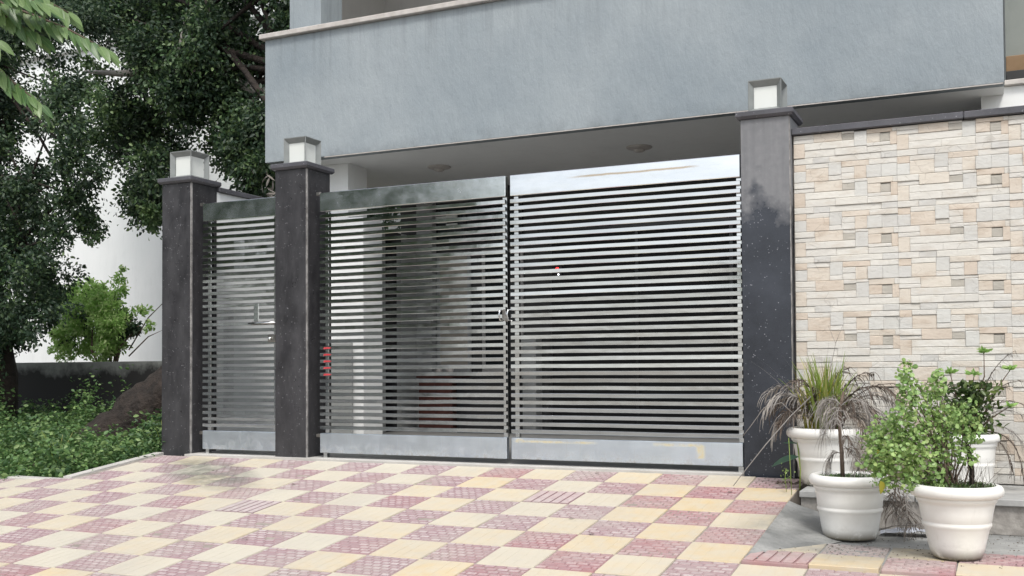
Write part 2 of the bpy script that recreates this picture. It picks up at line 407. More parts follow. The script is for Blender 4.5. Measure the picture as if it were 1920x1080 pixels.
def tag(o, label=None, cat=None, group=None, kind=None):
    if label: o['label'] = label
    if cat: o['category'] = cat
    if group: o['group'] = group
    if kind: o['kind'] = kind
    return o
def link(name, me, parent=None, loc=None):
    o = bpy.data.objects.new(name, me); col.objects.link(o)
    if parent: o.parent = parent
    if loc is not None: o.location = loc
    return o
def obj(name, mb, mat, parent=None, loc=None): return link(name, mb.mesh(name, mat), parent, loc)
def empty(name, loc=(0, 0, 0), rz=0):
    o = bpy.data.objects.new(name, None); col.objects.link(o); o.location = loc; o.rotation_euler = (0, 0, rz); o.empty_display_size = .1
    return o
def struct(name, mb, mat): return tag(obj(name, mb, mat), kind='structure')
def np_mesh(name, V, n_per, mat, smooth=False):
    """V: (N*n_per,3) array; every n_per consecutive vertices are one polygon"""
    V = np.asarray(V, dtype=np.float32); nf = len(V)//n_per
    me = bpy.data.meshes.new(name); me.vertices.add(len(V)); me.vertices.foreach_set('co', V.ravel())
    me.loops.add(len(V)); me.loops.foreach_set('vertex_index', np.arange(len(V), dtype=np.int32))
    me.polygons.add(nf); me.polygons.foreach_set('loop_start', np.arange(0, len(V), n_per, dtype=np.int32))
    me.materials.append(mat); me.update(calc_edges=True); me.validate()
    return me
def leaves(centres, dirs, L, W, mat, name='foliage', tilt=.5, rng=None, cup=.18):
    """folded leaf (two quads' worth as one 6-gon-ish pair): centre, direction, length, width"""
    rng = rng or np.random
    N = len(centres); C = np.asarray(centres, float); D = np.asarray(dirs, float)
    D /= np.linalg.norm(D, axis=1)[:, None]+1e-9
    Rn = rng.normal(size=(N, 3)); Rn[:, 2] = Rn[:, 2]*.6+tilt
    S = np.cross(D, Rn); S /= np.linalg.norm(S, axis=1)[:, None]+1e-9
    Nn = np.cross(S, D)
    L = (np.asarray(L)*np.ones(N))[:, None]; W = (np.asarray(W)*np.ones(N))[:, None]
    b = C-D*L*.5; t = C+D*L*.5; m1 = C-D*L*.12; m2 = C+D*L*.22
    lift = Nn*W*cup
    out = np.empty((N, 2, 4, 3))
    out[:, 0] = np.stack([b, m1+S*W*.5+lift, m2+S*W*.42+lift, t], 1)
    out[:, 1] = np.stack([b, t, m2-S*W*.42+lift, m1-S*W*.5+lift], 1)
    V = out.reshape(-1, 3)
    me = bpy.data.meshes.new(name)
    # share the midrib vertices so each leaf is one island
    VV = np.stack([b, m1+S*W*.5+lift, m2+S*W*.42+lift, t, m2-S*W*.42+lift, m1-S*W*.5+lift], 1).reshape(-1, 3).astype(np.float32)
    idx = (np.arange(N)[:, None]*6+np.array([0, 1, 2, 3, 0, 3, 4, 5])[None]).ravel().astype(np.int32)
    me.vertices.add(len(VV)); me.vertices.foreach_set('co', VV.ravel())
    me.loops.add(len(idx)); me.loops.foreach_set('vertex_index', idx)
    me.polygons.add(2*N); me.polygons.foreach_set('loop_start', np.arange(0, 8*N, 4, dtype=np.int32))
    me.materials.append(mat); me.update(calc_edges=True)
    return me
# ================================================================== GROUND
S = .1174; T = .2893; GX = 1.9794; GY = -.1117; EDGE = -3.3
def ramp_z(x, y):
    if x > 2.0 and y > -1.72: return -.2
    z = S*min(y, 0)
    if x < -3.0 and y < -.9: z -= .05*min(1, (-3.0-x)/1.2)
    return z
struct('ground', MB().box(-900, 900, -900, 900, -1.2, -.42), MAT['dusty_ground'])
struct('street', MB().box(-60, 60, -11.5, EDGE+.02, -.46, -.372), MAT['asphalt'])
# far pavement
struct('pavement', MB().box(-60, 60, -13.2, -11.5, -.5, -.25), MAT['cement_pale'])
# mortar bed of the driveway ramp (tiles are its children)
bed = MB()
def sheet(mb, xs, ys, zf, thick=.25):
    n = len(ys); vs_ = [(x, y, zf(x, y)) for x in xs for y in ys]; lo = [(x, y, zf(x, y)-thick) for x in xs for y in ys]
    fs = [(i*n+j, (i+1)*n+j, (i+1)*n+j+1, i*n+j+1) for i in range(len(xs)-1) for j in range(n-1)]
    mb.add(vs_, fs); k = len(vs_)
    mb.add(lo, [tuple(reversed(f)) for f in fs])
    o = len(mb.v)-2*k
    rim = [(i, 0) for i in range(len(xs))]+[(len(xs)-1, j) for j in range(1, n)]+[(i, n-1) for i in range(len(xs)-2, -1, -1)]+[(0, j) for j in range(n-2, 0, -1)]
    for a, b in zip(rim, rim[1:]+rim[:1]):
        ia, ib = a[0]*n+a[1], b[0]*n+b[1]
        mb.f.append((o+ia, o+k+ia, o+k+ib, o+ib)); mb.mi.append(0); mb.sm.append(False)
zf = lambda x, y: ramp_z(x, y)-.007
sheet(bed, [-3.0, 1.981], [EDGE, -1.0, -.1], lambda x, y: S*y-.007, .5)
sheet(bed, [-8.5, -5, -4.2, -3.6, -3.002], [EDGE, -2, -1.0], zf, .5)
sheet(bed, [1.997, 4.6], [EDGE, -1.721], lambda x, y: S*y-.007, .3)
ramp_o = struct('driveway_ramp', bed, MAT['mortar'])
struct('side_pavement', MB().box(1.999, 4.6, -1.72, .04, -.5, -.207), MAT['cement'])
struct('gate_threshold', MB().box(-2.74, 1.60, -.104, .055, -.3, -.003), MAT['cement_pale'])

# --- pavers
g = .0027; hw = T/2-g
def cream_mesh(k):
    rs = random.Random(k); mb = MB()
    mb.box(-hw, hw, -hw, hw, -.03, -.0022, 0, .0025)
    # five very shallow ribs
    n = 5; w_ = 2*hw/n
    for i in range(n):
        x0 = -hw+i*w_+.003; mb.box(x0-.0018, x0+w_-.0042, -hw+.003, hw-.003, -.0024, -.0012 - rs.random()*.0004, 0)
    return mb.mesh('paver', MAT['tile_cream'])
def red_mesh(k, n=5, m=7, full=0):
    rs = random.Random(k+50); mb = MB(); mb.box(-hw, hw, -hw, hw, -.03, -.006, 0, .002)
    wx_, wy_ = 2*hw/n, 2*hw/m
    for j in range(m):
        for i in range(n+(j % 2)):
            if rs.random() < .03: continue
            lo_ = -hw+max(0, i-.5*(j % 2))*wx_; hi_ = -hw+min(n, i+1-.5*(j % 2))*wx_
            cx_ = (lo_+hi_)/2+rs.uniform(-.0008, .0008); cy_ = -hw+(j+.5)*wy_
            a, b = (hi_-lo_)/2-.0028, wy_*.365
            top = -.0003-rs.random()*.0012; e = .003
            vs_ = [(cx_-a, cy_-b, -.0062), (cx_+a, cy_-b, -.0062), (cx_+a, cy_+b, -.0062), (cx_-a, cy_+b, -.0062),
                   (cx_-a+e, cy_-b+e, top), (cx_+a-e, cy_-b+e, top), (cx_+a-e, cy_+b-e, top), (cx_-a+e, cy_+b-e, top)]
            mb.add(vs_, [(4, 5, 6, 7), (0, 1, 5, 4), (1, 2, 6, 5), (2, 3, 7, 6), (3, 0, 4, 7)])
    return mb.mesh('paver', MAT['tile_red'])
def stripe_mesh():
    mb = MB(); mb.box(-hw, hw, -hw, hw, -.03, -.006, 0, .002); n = 5; w_ = 2*hw/n
    for i in range(n):
        x0 = -hw+i*w_+.006; mb.box(x0, x0+w_-.012, -hw+.004, hw-.004, -.0062, -.0005)
    return mb.mesh('paver', MAT['tile_red'])
creams = [cream_mesh(k) for k in range(3)]
reds = [red_mesh(0), red_mesh(1), red_mesh(2), red_mesh(3, 6, 7)]
stripe = stripe_mesh()
Minv = cam.matrix_world.inverted()
def proj(p):
    q = Minv @ Vector(p)
    if q.z > -.3: return None
    return 960-F*q.x/q.z, PY+F*q.y/q.z
rp = random.Random(4)
cand = []
for c in range(-6, 28):
    for r in range(0, 11):
        x = GX-(c+.5)*T; y = GY-(r+.5)*T
        if y-T/2 < EDGE: continue
        if c < 0 and r < 4: continue
        if x-T/2 < -3.01 and y+T/2 > -.97: continue
        pr = proj((x, y, ramp_z(x, y)))
        if not pr: continue
        d = max(0, -pr[0]-60, pr[0]-1980, pr[1]-1150)
        cand.append((d, (Vector((x, y, 0))-Vector((CX, CY, 0))).length, c, r, x, y))
cand.sort()
for d, _, c, r, x, y in cand[:300]:
    red = (c+r) % 2 == 0
    if red:
        me = stripe if (c, r) in ((-1, 5), (5, 0), (7, 0)) or rp.random() < .02 else rp.choice(reds)
    else: me = rp.choice(creams)
    o = link('paver', me, ramp_o)
    e = T*.45
    z = ramp_z(x, y)
    if c < 0 and y > -1.72-e*.3: z = -.2
    if x < -3: gxn = (ramp_z(x+e, y)-ramp_z(x-e, y))/(2*e)
    else: gxn = 0
    gyn = 0 if (c < 0 and r < 6) else S
    if c < 0 and r == 5: z = -.2; gyn = 0
    xa = Vector((1, 0, gxn)).normalized(); ya = Vector((0, 1, gyn)).normalized(); za = xa.cross(ya).normalized(); ya = za.cross(xa)
    mm = Matrix((xa, ya, za)).transposed().to_4x4()
    rot = Matrix.Rotation((PI/2*rp.choice([0, 2])) + rp.gauss(0, .004), 4, 'Z') @ Matrix.Rotation(rp.gauss(0, .006), 4, 'X')
    mm = Matrix.Translation((x+rp.gauss(0, .001), y+rp.gauss(0, .001), z+rp.uniform(-.0018, .0012))) @ mm @ rot
    o.matrix_world = mm
# grey cement haunch that fairs the ramp edge into the side pavement
apr = MB(); N1 = 16
ys = [-.66-(1.12*i/(N1-1)) for i in range(N1)]
nx = 10; vs_ = []
for y in ys:
    zt = S*y-.004; wdt = .34*max(.12, (1-((-.66-y)/1.12)**1.5))+.03*math.sin(y*9)
    for k in range(nx):
        u = k/(nx-1); x = 1.9805+u*wdt*1.3
        z = zt+(-.203-zt)*(u**.8)+.004*noise.noise(Vector((x*8, y*8, 0)))*(1 if 0 < k < nx-1 else 0)
        vs_.append((x, y, min(z, zt) if zt > -.2 else -.2034+.0*u))
apr.add(vs_, [(i*nx+j, (i+1)*nx+j, (i+1)*nx+j+1, i*nx+j+1) for i in range(N1-1) for j in range(nx-1)], 0, True)
struct('cement_haunch', apr, MAT['cement'])

# plinth along the foot of the stone wall
pl = empty('stone_plinth', (3.2, -.33, -.2)); tag(pl, 'low grey stone plinth with a lipped slab under the two rear white pots', 'plinth')
PLm = Vector((-3.2, .33, .2))
for a in (2.035, 2.62, 3.22, 3.82):
    obj('slab', MB().box(a, min(a+.58, 4.42) if a < 2.1 else a+.597, -.668, .036, -.06, -.025, 0, .004), MAT['coping_grey'] if 'coping_grey' in MAT else MAT['cement'], pl, PLm)
obj('riser', MB().box(2.04, 4.42, -.645, .036, -.205, -.0605), MAT['riser'] if 'riser' in MAT else MAT['cement_pale'], pl, PLm)

# left plot: rough earth, kerb
lp = MB(); xs = [-26+i*.6 for i in range(39)]; yy = [-.98+j*.45 for j in range(32)]
def plot_z(x, y):
    return -.20+.09*noise.noise(Vector((x*.6, y*.6, 1)))-.03*max(0, min(1, (y-2)/4)) - (0.05 if y < -.5 else 0)
n = len(yy)
lp.add([(x, y, plot_z(x, y)) for x in xs for y in yy], [(i*n+j, (i+1)*n+j, (i+1)*n+j+1, i*n+j+1) for i in range(len(xs)-1) for j in range(n-1)], 0, True)
struct('overgrown_plot', lp, MAT['soil_ground'])
kb = empty('kerb', (-5.6, -.99, -.2)); tag(kb, 'pale concrete kerb between the chequered paving and the green weeds', 'kerb')
for i in range(9):
    x1 = -3.02-i*.6; zt = ramp_z(x1-.3, -1.0)+.004
    obj('kerb_stone', MB().box(x1-.594, x1, -1.0, -.90, -.35, zt, 0, .006), MAT['cement_pale'], kb, (5.6, .99, .2))
for i in range(2):
    y1 = -.04-i*.46; zt = S*(y1-.3)+.006
    mb = MB(); mb.add([(-3.09, y1, -.3), (-3.01, y1, -.3), (-3.01, y1-.455, -.3), (-3.09, y1-.455, -.3), (-3.09, y1, S*y1+.004), (-3.01, y1, S*y1+.004), (-3.01, y1-.455, S*(y1-.455)+.004), (-3.09, y1-.455, S*(y1-.455)+.004)],
                      [(4, 5, 6, 7), (0, 1, 5, 4), (1, 2, 6, 5), (2, 3, 7, 6), (3, 0, 4, 7)])
    obj('kerb_stone', mb, MAT['cement_pale'], kb, (5.6, .99, .2))

# ================================================================== HOUSE
house = empty('house', (0, 1.5, 0)); tag(house, 'blue-grey painted house with a long blank balcony parapet above the steel gate', 'house')
HO = (0, -1.5, 0)
def hp(name, mb, mat): return obj(name, mb, mat, house, HO)
hp('parapet', MB().box(-3.225, 3.086, 1.5, 1.62, 2.6, 3.765, 0, .004), MAT['blue'])
hp('parapet', MB().box(-3.225, -3.105, 1.622, 4.2, 2.6, 3.765, 0, .004), MAT['blue'])
hp('coping', MB().box(-3.265, 3.12, 1.455, 1.665, 3.767, 3.815, 0, .006), MAT['coping_pale'])
hp('coping', MB().box(-3.265, -3.065, 1.667, 4.2, 3.767, 3.815, 0, .006), MAT['coping_pale'])
hp('ceiling', MB().box(-3.10, 3.083, 1.622, 3.78, 2.604, 2.72), MAT['soffit'])
hp('balcony_floor', MB().box(-3.10, 3.083, 1.622, 3.78, 2.722, 2.80), MAT['soffit'])
hp('drip_edge', MB().box(-2.55, 3.08, 1.4965, 1.508, 2.592, 2.5995), MAT['coping_pale'])
pn = empty('grey_panel', (-2.58, 1.80, 0)); tag(pn, 'plain grey board standing against the white column behind the left gate leaf', 'board')
obj('board', MB().box(-.19, .13, -.012, .012, 0, .90, 0, .003), MAT['mid_wall'], pn)
# porch side walls, back wall
hp('column', MB().box(-2.80, -2.36, 1.85, 2.18, 0, 2.08), MAT['white'])
hp('column_head', MB().box(-2.80, -2.53, 1.852, 2.178, 2.081, 2.602), MAT['white'])
hp('side_wall', MB().box(-3.0, -2.745, 2.182, 2.86, 0, 2.1), MAT['mid_wall'])
hp('side_wall', MB().box(-3.0, -2.745, 3.18, 3.6, 0, 2.1), MAT['mid_wall'])
hp('door', MB().box(-3.0, -2.80, 2.862, 3.178, 0, 2.0), MAT['black'])
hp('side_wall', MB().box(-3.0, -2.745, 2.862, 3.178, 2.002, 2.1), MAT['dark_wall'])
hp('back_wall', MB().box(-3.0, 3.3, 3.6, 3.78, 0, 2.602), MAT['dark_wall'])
hp('column', MB().box(-2.742, -2.55, 3.50, 3.598, 0, 2.60), MAT['mid_wall'])
hp('column', MB().box(-1.46, -1.30, 3.44, 3.598, 0, 1.0), MAT['mid_wall'])
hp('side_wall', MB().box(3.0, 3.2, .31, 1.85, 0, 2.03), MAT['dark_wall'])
hp('white_wall', MB().box(2.935, 6.2, 1.88, 2.05, 0, 2.66), MAT['white'])
hp('white_wall_coping', MB().box(3.09, 6.2, 1.84, 2.09, 2.662, 2.70, 0, .005), MAT['coping_pale'])
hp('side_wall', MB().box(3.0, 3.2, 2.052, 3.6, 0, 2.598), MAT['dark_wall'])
# windows of the porch back wall
def window(x0, x1, z0, z1, y, panes, fmat, pmat, curtain=None):
    fr = MB(); t = .035
    fr.box(x0, x1, y-.03, y-.002, z1-t, z1); fr.box(x0, x1, y-.03, y-.002, z0, z0+t)
    w_ = (x1-x0)/panes
    for i in range(panes+1):
        a = x0+i*w_; fr.box(a-t/2 if 0 < i < panes else (a if i == 0 else a-t), (a+t/2 if 0 < i < panes else (a+t if i == 0 else a)), y-.029, y-.003, z0+t, z1-t)
    f = hp('window', fr, fmat)
    for i in range(panes):
        a = x0+i*w_
        obj('pane', MB().box(a+.02, a+w_-.02, y-.016, y-.012, z0+t, z1-t), pmat, f)
    return f
window(-2.53, -2.12, .62, 1.92, 3.598, 1, MAT['mid_wall'], MAT['beige'])
window(-1.98, -1.50, .62, 1.92, 3.598, 1, MAT['grey_wall'], MAT['glass_dark'])
window(-1.2, 2.6, .05, 2.1, 3.598, 4, MAT['black'], MAT['black_matte'])
window(-2.53, -1.5, 2.02, 2.42, 3.598, 3, MAT['black'], MAT['glass_dark'])
# bright reflections in the dark glass, built as small white bars
for (x0, z0) in ((-2.98+.45, 2.24), (-2.40, 2.20)):
    mb = MB()
    for k in range(3): mb.box(x0, x0+.13, 3.55, 3.565, z0+k*.045, z0+k*.045+.028)
    hp('glass_reflection', mb, MAT['lamp_white'])
# upper floor
hp('upper_column', MB().box(-3.035, -2.68, 1.625, 1.98, 2.802, 5.6, 0, .004), MAT['blue'])
hp('upper_side_wall', MB().box(-3.1, -2.90, 1.985, 3.1, 2.802, 5.6), MAT['grey_wall'])
hp('upper_wall', MB().box(-3.1, 3.05, 3.1, 3.3, 2.802, 5.6), MAT['grey_wall'])
hp('upper_roof_slab', MB().box(-3.3, 3.2, 1.3, 3.3, 5.602, 5.75), MAT['soffit'])
obj('porch_floor', MB().box(-3.0, 3.2, .056, 3.78, -.3, -.001), MAT['porch_floor'], house, HO)

# porch ceiling lights
def ceiling_light(x, y, label):
    e = empty('ceiling_light', (x, y, 2.602)); tag(e, label, 'ceiling light', 'round lights on the porch ceiling')
    obj('base_ring', MB().lathe([(.115, 0), (.115, -.006), (.105, -.012), (.09, -.014), (.07, -.022), (.055, -.023), (.0, -.023)], 28), MAT['coping_pale'], e)
    obj('lamp_cover', MB().lathe([(.052, -.024), (.050, -.032), (.036, -.042), (.018, -.046), (0.0, -.047)], 20), MAT['coping_pale'], e)
ceiling_light(-1.85, 2.40, 'round beige ceiling light above the left leaf of the big gate')
ceiling_light(.165, 2.40, 'round beige ceiling light above the right leaf of the big gate')
# low cabinet and things in the porch
cb = empty('cabinet', (-2.1, 3.35, 0)); tag(cb, 'reddish brown low cabinet in the dark porch behind the left gate leaf', 'cabinet')
obj('carcass', MB().box(-.42, -.02, -.2, .19, 0, .56, 0, .004), MAT['redwood'], cb)
obj('door', MB().box(-.40, -.22, -.213, -.202, .04, .53, 0, .003), MAT['redwood'], cb)
obj('door', MB().box(-.21, -.04, -.213, -.202, .04, .53, 0, .003), MAT['redwood'], cb)
obj('top', MB().box(-.44, .0, -.22, .19, .562, .585, 0, .003), MAT['redwood'], cb)
bk = empty('storage_box', (-1.75, 3.3, 0)); tag(bk, 'black storage box beside the reddish cabinet in the porch', 'box')
obj('body', MB().box(-.30, .30, -.2, .2, 0, .52, 0, .01), MAT['black'], bk)
obj('lid', MB().box(-.31, .31, -.21, .21, .522, .56, 0, .01), MAT['black'], bk)
for k, (x, h, lab) in enumerate(((-2.33, .10, 'small pale jar standing on the reddish cabinet'), (-2.2, .07, 'small pale bowl at the right end of the reddish cabinet'))):
    tag(obj('jar' if k == 0 else 'bowl', MB().lathe([(.0, 0), (.03, 0), (.036, h*.5), (.028, h*.9), (.03, h), (0, h)] if k == 0 else [(0, 0), (.02, 0), (.045, h), (.04, h), (.0, h*.5)], 14), MAT['coping_pale'], None, (x, 3.25, .586)), lab, 'jar' if k == 0 else 'bowl')
il = empty('indicator_lamp', (-1.10, 3.58, 1.676)); tag(il, 'tiny glowing red indicator with a white dot below it in the dark porch', 'indicator light')
obj('housing', MB().box(-.035, .045, -.02, -.001, -.09, .035, 0, .003), MAT['black'], il)
obj('red_bulb', MB().lathe([(0, -.02), (.014, -.014), (.02, 0), (.014, .014), (0, .02)], 12), MAT['red_led'], il, (0, -.03, 0))
obj('white_bulb', MB().lathe([(0, -.010), (.008, -.006), (.01, 0), (.008, .006), (0, .01)], 10), MAT['white_led'], il, (.012, -.03, -.055))

# side boundary wall behind the left pillar
sw = empty('side_boundary_wall', (-2.85, .9, 0)); tag(sw, 'white plastered side wall with dark coping running back behind the small gate', 'wall')
obj('wall', MB().box(-3.0, -2.74, .27, 1.848, -.3, 2.10), MAT['white'], sw, (2.85, -.9, 0))
obj('coping', MB().box(-3.02, -2.715, .27, 1.846, 2.102, 2.14, 0, .004), MAT['granite_cap'], sw, (2.85, -.9, 0))

# neighbouring building on the right
nb = empty('neighbour_building', (5, 4, 0)); tag(nb, 'grey-green neighbouring building with a brown band at the far right edge', 'building')
NB = (-5, -4, 0)
obj('wall', MB().box(3.12, 9, 3.9, 8, -.3, 6.5), MAT['green_grey'] if 'green_grey' in MAT else MAT['grey_wall'], nb, NB)
obj('band', MB().box(3.12, 9, 3.80, 3.897, 3.26, 3.40, 0, .004), MAT['brown_band'] if 'brown_band' in MAT else MAT['redwood'], nb, NB)
obj('ledge', MB().box(3.12, 9, 3.70, 3.897, 3.16, 3.24, 0, .004), MAT['dark_wall'], nb, NB)

# ================================================================== PILLARS
def pillar(x0, x1, ztop, label, mat, edge='right', loc_y=-.04):
    w_ = x1-x0; e = empty('gate_pillar', ((x0+x1)/2, loc_y+w_/2+.005, 0)); tag(e, label, 'pillar', 'granite gate pillars')
    h = w_/2; d = .152
    jw = .0045
    obj('front_slab', MB().box(-h, h-jw, -d, -d+.02, -.2, ztop, 0, .0015), mat, e)
    obj('core', MB().box(-h+.0225, h-.0225, -d+.0225, d-.0005, -.2, ztop-.002), mat, e)
    obj('left_slab', MB().box(-h, -h+.02, -d+.0215, d, -.2, ztop, 0, .0015), mat, e)
    obj('right_slab', MB().box(h-.02, h, -d+.0215, d, -.2, ztop, 0, .0015), mat, e)
    # rough pale joint along the front right edge
    mb = MB(); k = 40; zz = [-.02+(ztop+.018)*i/k for i in range(k+1)]
    for a, b in zip(zz, zz[1:]):
        r1 = random.uniform(-.0012, .0012)
        mb.box(h-jw+.0003, h-.0003+r1*.6, -d+.0006+r1, -d+.0205, a, b)
    obj('edge_joint', mb, MAT['joint'], e)
    oh = .026
    cap = MB(); z0 = ztop+.001
    ring = lambda q, z: [(-h-q, -d-q, z), (h+q, -d-q, z), (h+q, d+q, z), (-h-q, d+q, z)]
    rs_ = [ring(oh-.014, z0), ring(oh, z0+.016), ring(oh, z0+.040), ring(oh-.004, z0+.045)]
    vs_ = sum(rs_, []); fs = [(3, 2, 1, 0), (12, 13, 14, 15)]
    for a in range(3):
        for b in range(4): fs.append((a*4+b, a*4+(b+1) % 4, (a+1)*4+(b+1) % 4, (a+1)*4+b))
    cap.add(vs_, fs); obj('cap_stone', cap, MAT['granite_cap'], e)
    return e, z0+.045
p1, t1 = pillar(-3.033, -2.740, 2.135, 'dark granite pillar at the far left, beside the weeds', MAT['granite'])
p2, t2 = pillar(-1.917, -1.632, 2.150, 'dark granite pillar between the small gate and the big double gate', MAT['granite'])
p3, t3 = pillar(1.6025, 1.8985, 2.163, 'granite pillar dusty grey above and wet dark below, beside the stone wall', MAT['granite_dry'])
def lamp(p, zt, w_, hgt, label, dx=0, dy=0):
    e = empty('pillar_lamp', (p.location.x+dx, p.location.y+dy, zt)); tag(e, label, 'lamp', 'square lamps on the gate pillars')
    h = w_/2; q = h*.72; zo0, zo1 = .012, hgt; zi0, zi1 = .030, hgt-.034
    obj('base', MB().box(-h*.92, h*.92, -h*.92, h*.92, 0, .012, 0, .002), MAT['lamp_frame'], e)
    # diagonal fins and flared top and bottom flanges of folded sheet, 2 mm thick
    t = .0022
    for sx, sy in ((1, 1), (1, -1), (-1, 1), (-1, -1)):
        nx_, ny_ = -sy*t*.7*1, sx*t*.7
        a = [(sx*q, sy*q, zi0), (sx*h, sy*h, zo0), (sx*h, sy*h, zo1), (sx*q, sy*q, zi1)]
        A_ = [(x+nx_, y+ny_, z) for x, y, z in a]; B_ = [(x-nx_, y-ny_, z) for x, y, z in a]
        mb = MB(); mb.add(A_+B_, [(0, 1, 2, 3), (7, 6, 5, 4), (0, 4, 5, 1), (1, 5, 6, 2), (2, 6, 7, 3), (3, 7, 4, 0)])
        obj('corner_fin', mb, MAT['lamp_frame'], e)
    for zi, zo, sg in ((zi0, zo0, -1), (zi1, zo1, 1)):
        mb = MB(); vs_ = []
        for dz in (0, sg*.0022):
            for r_, z in ((q, zi), (h, zo)):
                vs_ += [(r_, r_, z+dz), (-r_, r_, z+dz), (-r_, -r_, z+dz), (r_, -r_, z+dz)]
        fs = []
        for k in range(4):
            k2 = (k+1) % 4
            fs += [(k, k2, 4+k2, 4+k), (12+k, 12+k2, 8+k2, 8+k), (4+k, 4+k2, 12+k2, 12+k), (k2, k, 8+k, 8+k2)]
        mb.add(vs_, fs); obj('flange', mb, MAT['lamp_frame'], e)
    obj('top_plate', MB().box(-h, h, -h, h, hgt+.0025, hgt+.006), MAT['lamp_frame'], e)
    for ax in range(4):
        b = MB(); b.box(-q+.003, q-.003, -q+.001, -q+.004, zi0, zi1)
        o = obj('diffuser', b, MAT['lamp_white'], e); o.rotation_euler = (0, 0, ax*PI/2)
lamp(p1, t1, .215, .215, 'square white-panelled lamp on the leftmost pillar, seen against the trees')
lamp(p2, t2, .20, .205, 'square white-panelled lamp on the middle pillar, just left of the double gate', -.01, .01)
lamp(p3, t3, .20, .195, 'square white-panelled lamp on the right pillar, in front of the balcony', -.005, -.02)

# ================================================================== GATES
ZT, ZT2, ZB2, ZB = 1.963, 1.821, .177, .033
NS = 33; PITCH = (ZT2-ZB2-.078)/(NS-1)
SL = .0265
def slat_mesh(w_, seed=0):
    mb = MB(); c = .0022; h = SL/2; rs = random.Random(seed*13+int(w_*100))
    prof = [(-h+c, -h), (h-c, -h), (h, -h+c), (h, h-c), (h-c, h), (-h+c, h), (-h, h-c), (-h, -h+c)]   # (y,z)
    n = 7; vs_ = []
    for i in range(n+1):      # thin tube, very slightly bowed by hand welding
        dy, dz = (rs.gauss(0, .0007), rs.gauss(0, .0008)) if 0 < i < n else (0, 0)
        vs_ += [(w_*i/n, y+dy, z+dz) for y, z in prof]
    fs = [tuple(range(8)), tuple(range(8*n+7, 8*n-1, -1))]
    for i in range(n): fs += [(8*i+k, 8*i+8+k, 8*i+8+(k+1) % 8, 8*i+(k+1) % 8) for k in range(8)]
    mb.add(vs_, fs); return mb.mesh('slat', MAT['steel_slat'])
def gate(name, x0, x1, hinge_left, label, cat, group, stained=False, stiles=None):
    e = empty(name, (x0 if hinge_left else x1, 0, 0)); tag(e, label, cat, group); ox = -e.location.x
    L = (ox, 0, 0)
    top = MB(); top.box(x0, x1, .0, .045, ZT2, ZT, 0, .004)
    obj('top_rail', top, MAT['steel_rail_stained' if stained else 'steel_rail'], e, L)
    obj('bottom_rail', MB().box(x0, x1, .0, .045, ZB, ZB2, 0, .004), MAT['steel_bottom_stained' if stained else 'steel_bottom'], e, L)
    sms = [slat_mesh(x1-x0-.004, q) for q in range(6)]
    for i in range(NS):
        o = link('slat', sms[i*5 % 6], e, (ox+x0+.002, SL/2+random.uniform(-.0006, .0006), ZT2-.012-SL/2-.010-i*PITCH))
        o.rotation_euler = (random.gauss(0, .012), 0, random.gauss(0, .0006))
    for a in stiles:
        obj('stile', MB().box(a, a+.032, SL+.002, SL+.034, ZB2+.001, ZT2-.001, 0, .002), MAT['steel_slat'], e, L)
    # foot of the hinge stile
    a = stiles[0] if hinge_left else stiles[-1]
    obj('foot', MB().box(a, a+.032, .006, .038, -.003, ZB-.001), MAT['steel_slat'], e, L)
    # hinge block at the top, bottom
    for z in (ZT-.006, ZB2-.02):
        hx = (x0-.04, x0-.002) if hinge_left else (x1+.002, x1+.012)
        obj('hinge', MB().box(hx[0], hx[1], .010, .040, z-.012, z+.014, 0, .003), MAT['steel_dark'], e, L)
    return e, L
ga, La = gate('gate_leaf', -1.545, -.018, True, 'left leaf of the steel slatted double gate, its top rail reflecting dark trees', 'gate', 'leaves of the double gate', False, [-1.515, -.052])
gb, Lb = gate('gate_leaf', .016, 1.5885, False, 'right leaf of the steel slatted double gate, bright top rail with a rusty line', 'gate', 'leaves of the double gate', True, [.034, 1.556])
gw, Lw = gate('small_gate', -2.655, -1.93, True, 'narrow steel slatted pedestrian gate between the two left pillars', 'gate', None, False, [-2.625, -1.985])
# D handles and lock where the leaves meet
def dhandle(e, L, x, sgn):
    pts = [(x+sgn*.0, .0, 1.045), (x-sgn*.016, -.028, 1.042), (x-sgn*.020, -.036, 1.01), (x-sgn*.016, -.028, .975), (x, .0, .972)]
    obj('handle', MB().tube(pts, .0055, 8), MAT['steel_slat'], e, L)
dhandle(ga, La, -.034, 1); dhandle(gb, Lb, .026, 1)
obj('lock_plate', MB().box(-.045, -.019, -.006, -.001, .98, 1.05, 0, .002), MAT['steel_dark'], ga, La)
pk = empty('padlock', (.0, -.03, 1.0)); tag(pk, 'small dark padlock hanging between the handles of the double gate', 'padlock')
obj('body', MB().box(-.013, .013, -.008, .008, -.035, -.005, 0, .003), MAT['steel_dark'], pk)
obj('shackle', MB().tube([(-.008, 0, -.006), (-.008, 0, .012), (0, 0, .02), (.008, 0, .012), (.008, 0, -.006)], .0028, 6), MAT['steel_slat'], pk)
# bolt of the small gate
obj('latch_plate', MB().box(-2.15, -2.105, -.006, -.001, 1.02, 1.155, 0, .002), MAT['steel_rail'], gw, Lw)
obj('bolt', MB().tube([(-2.19, -.016, 1.005), (-1.92, -.016, 1.005)], .008, 8), MAT['steel_slat'], gw, Lw)
obj('bolt_bracket', MB().box(-2.165, -1.95, -.008, -.002, .992, 1.018, 0, .002), MAT['steel_dark'], gw, Lw)
obj('lock_body', MB().box(-2.015, -1.94, -.012, -.001, .86, .915, 0, .004), MAT['steel_dark'], gw, Lw)
obj('knob', MB().lathe([(0, 0), (.012, 0), (.014, .012), (.008, .018), (0, .02)], 12), MAT['steel_rail'], gw, (Lw[0]-1.985, -.014, .885)).rotation_euler = (PI/2, 0, 0)
